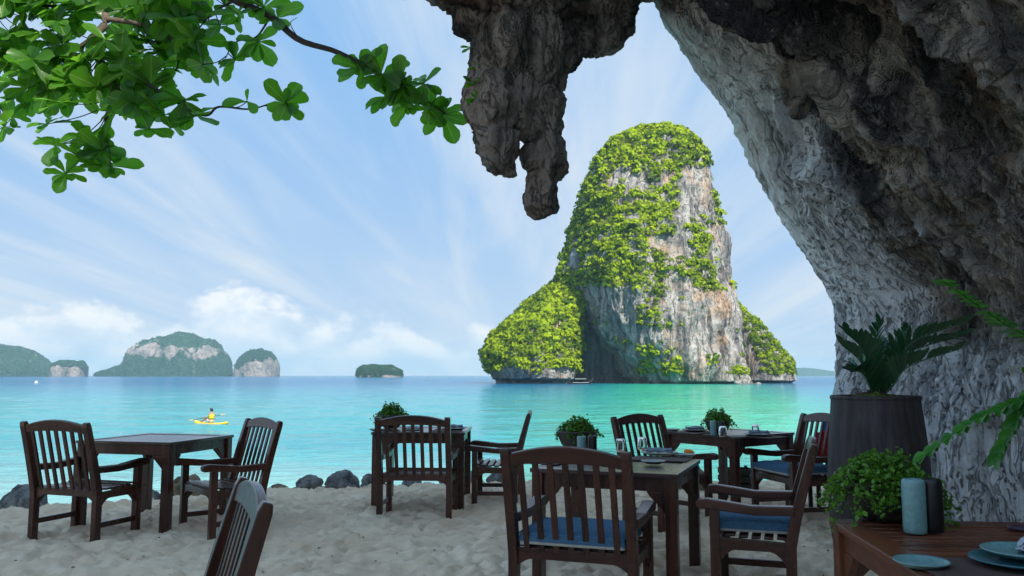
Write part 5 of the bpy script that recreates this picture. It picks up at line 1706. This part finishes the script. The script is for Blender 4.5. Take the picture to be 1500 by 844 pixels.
# ---------------------------------------------------------------- kayak and paddler
kp = at(309, 621.5, z=SEA_Z)
kay = thing('kayak', 'bright yellow sit-on-top kayak on the turquoise water', 'kayak', (kp.x, kp.y, SEA_Z + 0.02), R(-34))
# hull along local x
nx_, na_ = 40, 20
xs = np.linspace(-1.6, 1.6, nx_)
tx = xs / 1.6
wd = 0.37 * np.sqrt(np.clip(1 - np.abs(tx) ** 2.6, 0.0, 1))
sheer = 0.10 + 0.10 * tx ** 4
keel = -0.10 + 0.16 * np.abs(tx) ** 3.5
aa = np.linspace(0, 2 * np.pi, na_, endpoint=False)
Yk = wd[:, None] * np.sign(np.cos(aa))[None] * np.abs(np.cos(aa))[None] ** 0.75
mid_ = (sheer + keel) / 2
hf = (sheer - keel) / 2
Zk = mid_[:, None] + hf[:, None] * np.sin(aa)[None]
dent = np.exp(-((xs[:, None] + 0.1) / 0.5) ** 2) * np.exp(-(Yk / 0.20) ** 2) * (np.sin(aa)[None] > 0.3)
Zk = Zk - 0.07 * dent
Vk = np.stack([np.repeat(xs[:, None], na_, 1), Yk, Zk], -1)
obj('hull', np_mesh('hull', Vk.transpose(1, 0, 2).reshape(-1, 3), grid_faces(na_, nx_, True)), YELLOW, kay)
obj('deck_hatch', lathe_mesh('deck_hatch', [(0, 0.02), (0.10, 0.018), (0.11, 0.0), (0.11, -0.03)], 20), HULL, kay, (-1.0, 0, 0.115))

# seated person: one skin over a skeleton of joints
def skin_figure(name, verts, edges, radii, root, mt, parent, loc, rz, sub=2, scale=1.0):
    me_ = bpy.data.meshes.new(name)
    me_.from_pydata([tuple(Vector(v) * scale) for v in verts], edges, [])
    o_ = obj(name, me_, None, parent, loc, (0, 0, rz))
    md = o_.modifiers.new('skin', 'SKIN')
    md.use_smooth_shade = True
    for i, rd in enumerate(radii):
        me_.skin_vertices[0].data[i].radius = (rd * scale, rd * scale) if not isinstance(rd, tuple) else (rd[0] * scale, rd[1] * scale)
        me_.skin_vertices[0].data[i].use_root = (i == root)
    ss = o_.modifiers.new('sub', 'SUBSURF')
    ss.levels = sub
    ss.render_levels = sub
    me_.materials.append(mt)
    return o_

# x is forward along the kayak towards its bow (local -x of the hull faces the left of the photograph)
sv = [(0, 0, 0.10), (0.03, 0, 0.28), (0.02, 0, 0.46), (0.0, 0, 0.56), (-0.01, 0, 0.62), (-0.02, 0, 0.70), (-0.025, 0, 0.80),
      (0.0, 0.17, 0.52), (-0.10, 0.25, 0.34), (-0.30, 0.20, 0.28), (-0.37, 0.19, 0.285),
      (0.0, -0.17, 0.52), (-0.10, -0.25, 0.34), (-0.30, -0.20, 0.28), (-0.37, -0.19, 0.285),
      (-0.05, 0.11, 0.10), (-0.42, 0.17, 0.26), (-0.72, 0.13, 0.10), (-0.80, 0.13, 0.16),
      (-0.05, -0.11, 0.10), (-0.42, -0.17, 0.26), (-0.72, -0.13, 0.10), (-0.80, -0.13, 0.16)]
se_ = [(0, 1), (1, 2), (2, 3), (3, 4), (4, 5), (5, 6), (3, 7), (7, 8), (8, 9), (9, 10), (3, 11), (11, 12), (12, 13), (13, 14), (0, 15), (15, 16), (16, 17), (17, 18), (0, 19), (19, 20), (20, 21), (21, 22)]
sr = [(0.13, 0.10), (0.13, 0.09), (0.14, 0.095), (0.09, 0.07), 0.052, 0.085, 0.075, 0.055, 0.042, 0.034, 0.036, 0.055, 0.042, 0.034, 0.036, 0.085, 0.060, 0.045, 0.04, 0.085, 0.060, 0.045, 0.04]
person = thing('person', 'person in a yellow life vest sitting on the yellow kayak', 'person', (kp.x, kp.y, SEA_Z + 0.10), R(-34))
skin_figure('body', sv, se_, sr, 0, SKIN, person, (0.05, 0, 0), 0)
# life vest follows the torso
vp = [(0.005, 0, 0.20), (0.022, 0, 0.30), (0.018, 0, 0.42), (0.005, 0, 0.53)]
acc = Acc()
lay = []
for (cx_, cy_, cz_), (ra, rb) in zip(vp, [(0.155, 0.175), (0.165, 0.185), (0.165, 0.195), (0.125, 0.165)]):
    lay.append(np.stack([cx_ + ra * np.cos(aa), cy_ + rb * np.sin(aa), np.full(na_, cz_)], -1))
lay = [lay[0] * np.array([0.9, 0.9, 1])] + lay + [lay[-1] * np.array([0.6, 0.55, 1]) + np.array([0, 0, 0.012])]
L = np.stack(lay, 1)
obj('life_vest', np_mesh('life_vest', L.reshape(-1, 3), grid_faces(na_, L.shape[1], True)), VEST, person)
for zb in (0.27, 0.37):
    bnd = np.stack([np.stack([0.015 + (0.172) * np.cos(aa), 0.197 * np.sin(aa), np.full(na_, zb + q)], -1) for q in (-0.012, 0.012)], 1)
    obj('vest_strap', np_mesh('vest_strap', bnd.reshape(-1, 3), grid_faces(na_, 2, True)), HULL, person)
# hair cap, face
V, N, Fq = remeshed([(Vector((0.0, 0, 0.80)), (0.105, 0.092, 0.085), (0, 0, 0)), (Vector((0.05, 0, 0.745)), (0.065, 0.082, 0.10), (0, 0, 0))], 0.012)
obj('hair', np_mesh('hair', V, Fq), HAIR, person)
V, N, Fq = remeshed([(Vector((-0.105, 0, 0.735)), (0.022, 0.012, 0.022), (0, 0, 0)), (Vector((-0.085, 0.035, 0.76)), (0.012, 0.014, 0.008), (0, 0, 0)), (Vector((-0.085, -0.035, 0.76)), (0.012, 0.014, 0.008), (0, 0, 0))], 0.005)
obj('face_features', np_mesh('face_features', V, Fq), HAIR, person)
# shorts
V, N, Fq = remeshed([(Vector((0.0, 0, 0.11)), (0.16, 0.175, 0.11), (0, 0, 0)), (Vector((-0.16, 0.14, 0.16)), (0.17, 0.088, 0.085), (0, R(20), 0)), (Vector((-0.16, -0.14, 0.16)), (0.17, 0.088, 0.085), (0, R(20), 0))], 0.02)
obj('shorts', np_mesh('shorts', V, Fq), CLOTH_W, person)
# paddle held across the lap
pad = thing('paddle', 'kayak paddle held across the lap of the person in the life vest', 'paddle', (kp.x, kp.y, SEA_Z + 0.10), R(-34))
tv, tf = tube_np([(-0.37, -0.95, 0.20), (-0.37, 0, 0.315), (-0.37, 0.95, 0.42)], 0.016, 8)
obj('shaft', np_mesh('shaft', tv, tf), HULL, pad)
for s in (-1, 1):
    V, N, Fq = remeshed([(Vector((-0.37, s * 1.12, 0.31 + s * 0.125)), (0.085, 0.21, 0.02), (0, 0, 0))], 0.012)
    obj('blade', np_mesh('blade', V, Fq), YELLOW, pad)

# ---------------------------------------------------------------- boats and buoy
def longboat(label, px_, y_, L, rz, roof=True, py_=None):
    p = at(px_, py_ if py_ else 556, y=y_)
    t = thing('longtail_boat', label, 'boat', (p.x, y_, SEA_Z), R(rz), 'boats moored far out')
    n, m_ = 36, 14
    xs_ = np.linspace(-1, 1, n)
    w_ = 0.9 * (L / 10) * np.sqrt(np.clip(1 - np.abs(xs_) ** 2.2, 0.004, 1))
    sh_ = 0.55 + 1.5 * np.clip(xs_, 0, 1) ** 3.5 + 0.35 * np.clip(-xs_, 0, 1) ** 3
    kl_ = -0.25 + 1.9 * np.clip(xs_, 0, 1) ** 5
    u_ = np.linspace(-1, 1, m_)
    Yb = w_[:, None] * u_[None]
    Zb = kl_[:, None] + (sh_ - kl_)[:, None] * (np.abs(u_)[None] ** 2.2)
    Vb = np.stack([np.repeat(xs_[:, None] * L / 2, m_, 1), Yb, Zb], -1)
    V2 = Vb * np.array([0.985, 0.90, 1]) + np.array([0, 0, 0.06])
    a_ = Acc()
    a_.add(Vb.reshape(-1, 3), grid_faces(n, m_))
    a_.add(V2.reshape(-1, 3), grid_faces(n, m_)[:, ::-1])
    for k_ in (0, m_ - 1):
        E_ = np.stack([Vb[:, k_], V2[:, k_]], 1)
        a_.add(E_.reshape(-1, 3), grid_faces(n, 2))
    obj('hull', a_.mesh('hull'), HULL, t)
    obj('rub_rail', box_mesh('rub_rail', L * 0.60, 2 * w_[n // 2] + 0.06, 0.08, (0, 0, 0.50), 0.01), WHITEC, t)
    if roof:
        obj('canopy', prism_mesh('canopy', [(-0.8, 0), (-0.55, 0.18), (0, 0.25), (0.55, 0.18), (0.8, 0), (0.55, 0.13), (0, 0.20), (-0.55, 0.13)], L * 0.42, 'yz', 0, 0), CERAMIC_G, t, (0, 0, 1.7))
        for sx in (-1, 1):
            for sy in (-1, 1):
                obj('post', box_mesh('post', 0.06, 0.06, 1.25, (0, 0, 0), 0.005), HULL, t, (sx * L * 0.19, sy * 0.7, 1.12))
    return t
longboat('small roofed boat moored by the dark cave at the tall island foot', 850, 286, 9.5, 8)
longboat('small dark boat far out beyond the right end of the tall island', 1086, 640, 9, 170, False, 555.5)
by = at(53, 561, z=SEA_Z)
bu = obj('buoy', lathe_mesh('buoy', [(0.02, -0.6), (0.7, -0.5), (1.0, -0.1), (1.05, 0.25), (0.9, 0.7), (0.5, 1.05), (0.18, 1.15), (0.15, 1.6), (0.02, 1.62)], 24), WHITEC, None, (by.x, by.y, SEA_Z))
bu.scale = (0.6, 0.6, 0.6)
tag(bu, 'round white buoy floating before the forested headland', 'buoy')
# ledge rocks under the bright tree
for px_, wpx, hpx, lb, sd_ in ((1087, 26, 7, 'flat pale rock under the bright tree at the island foot', 33), (1108, 10, 3, 'tiny pale rock awash beside the flat rock under the bright tree', 35)):
    p = at(px_, 561.5, z=SEA_Z)
    sc = 277 / FPX
    rx, rz = wpx * sc / 2, hpx * sc
    V, N, Fq = remeshed([(Vector((0, 0, rz * .2)), (rx, rx * .6, rz * .8), (0, 0, 0)), (Vector((rx * .3, 0, rz * .3)), (rx * .55, rx * .5, rz * .75), (0, .3, 0))], rx / 14)
    d = rx * 0.15 * fbm(V / rx * 1.6, 4, seed=sd_, ridged=True)
    o_ = obj('ledge_rock', np_mesh('ledge_rock', V + N * d[:, None], Fq), ROCK_ISLE, None, ((px_ - 750) / FPX * (276 if wpx > 20 else 272), 276 if wpx > 20 else 272, SEA_Z))
    tag(o_, lb, 'rock', 'rocks at the island foot')

# ---------------------------------------------------------------- things on the sand behind the far tables
cr_p = at(1080, 715, y=9.6)
cr_z = ground(cr_p.x, 9.6)
cr = thing('slatted_crate', 'dark slatted crate on the sand behind the reddish table', 'crate', (cr_p.x, 9.6, cr_z), R(6))
for i in range(3):
    for s in (-1, 1):
        obj('slat', box_mesh('slat', 0.36, 0.014, 0.062, (0, 0, 0), 0.003), BASKET, cr, (0, s * 0.13, 0.05 + i * 0.085))
        obj('slat', box_mesh('slat', 0.014, 0.246, 0.062, (0, 0, 0), 0.003), BASKET, cr, (s * 0.173, 0, 0.05 + i * 0.085))
for sx in (-1, 1):
    for sy in (-1, 1):
        obj('corner_post', box_mesh('corner_post', 0.03, 0.03, 0.27, (0, 0, 0.135), 0.003), BASKET, cr, (sx * 0.15, sy * 0.108, 0))
obj('base', box_mesh('base', 0.33, 0.24, 0.014, (0, 0, 0.02), 0.002), BASKET, cr)
# orange bundle seen under the edge of the reddish table
def cloth_roll(name, label, px_, py_, yy_, rx, rz, m_, seed, cat):
    p = at(px_, py_, y=yy_)
    V, N, Fq = remeshed([(Vector((0, 0, 0)), (rx, rx * .6, rz), (0, 0, 0)), (Vector((rx * .5, 0, -rz * .3)), (rx * .7, rx * .5, rz * .7), (0, .5, 0)), (Vector((-rx * .4, 0, -rz * .4)), (rx * .5, rx * .5, rz * .8), (0, -.3, 0))], rx / 10)
    d = rx * 0.25 * fbm(V / rx * 1.8, 3, seed=seed, ridged=True)
    o_ = obj(name, np_mesh(name, V + N * d[:, None], Fq), m_, None, tuple(p))
    return tag(o_, label, cat)

b_or = boulder('brown boulder with the orange cloth on it behind the reddish table', 1014, 712, 56, 46, 41, BOULDER_TAN, 9.7)
b_or.location.z = ground(b_or.location.x, 9.7) - 0.04
cloth_roll('cloth', 'small bright orange cloth bundle lying on the brown boulder', 1009, 664, 9.6, 0.06, 0.04, ORANGE, 3, 'cloth')
st_p = Vector((3.05, 8.02, 0))
st_p.z = ground(st_p.x, st_p.y)
st = thing('stool', 'small dark stool by the foot of the cliff behind the cushioned chair', 'stool', tuple(st_p))
obj('seat', box_mesh('seat', 0.34, 0.28, 0.03, (0, 0, 0.335), 0.005, 2), BASKET, st)
for sx in (-1, 1):
    for sy in (-1, 1):
        obj('leg', box_mesh('leg', 0.035, 0.035, 0.36, (0, 0, 0.14), 0.004), BASKET, st, (sx * 0.14, sy * 0.11, 0))
cloth_roll('cloth', 'red cloth bundle on the small stool by the cliff foot', 1207, 652, 8.0, 0.085, 0.13, REDC, 5, 'cloth')
cloth_roll('cloth', 'blue cloth bundle behind the red one by the cliff foot', 1216, 640, 8.12, 0.075, 0.20, BLUEC, 8, 'cloth')

# ---------------------------------------------------------------- sea haze
HAZE_D = 0.00014
me = box_mesh('haze', 19000, 19000, 170, (0, 0, 170 / 2 - 4.4), 0)
hm = bpy.data.materials.new('haze')
hm.use_nodes = True
hm.node_tree.nodes.clear()
ht = NT(hm.node_tree)
pv = ht.n('ShaderNodeVolumePrincipled', ins={'Color': (0.50, 0.80, 1.0, 1), 'Density': HAZE_D, 'Anisotropy': 0.0})
ho = ht.n('ShaderNodeOutputMaterial')
ht.link(pv.outputs[0], ho.inputs['Volume'])
hz_ = obj('haze', me, hm)
tag(hz_, kind='stuff')
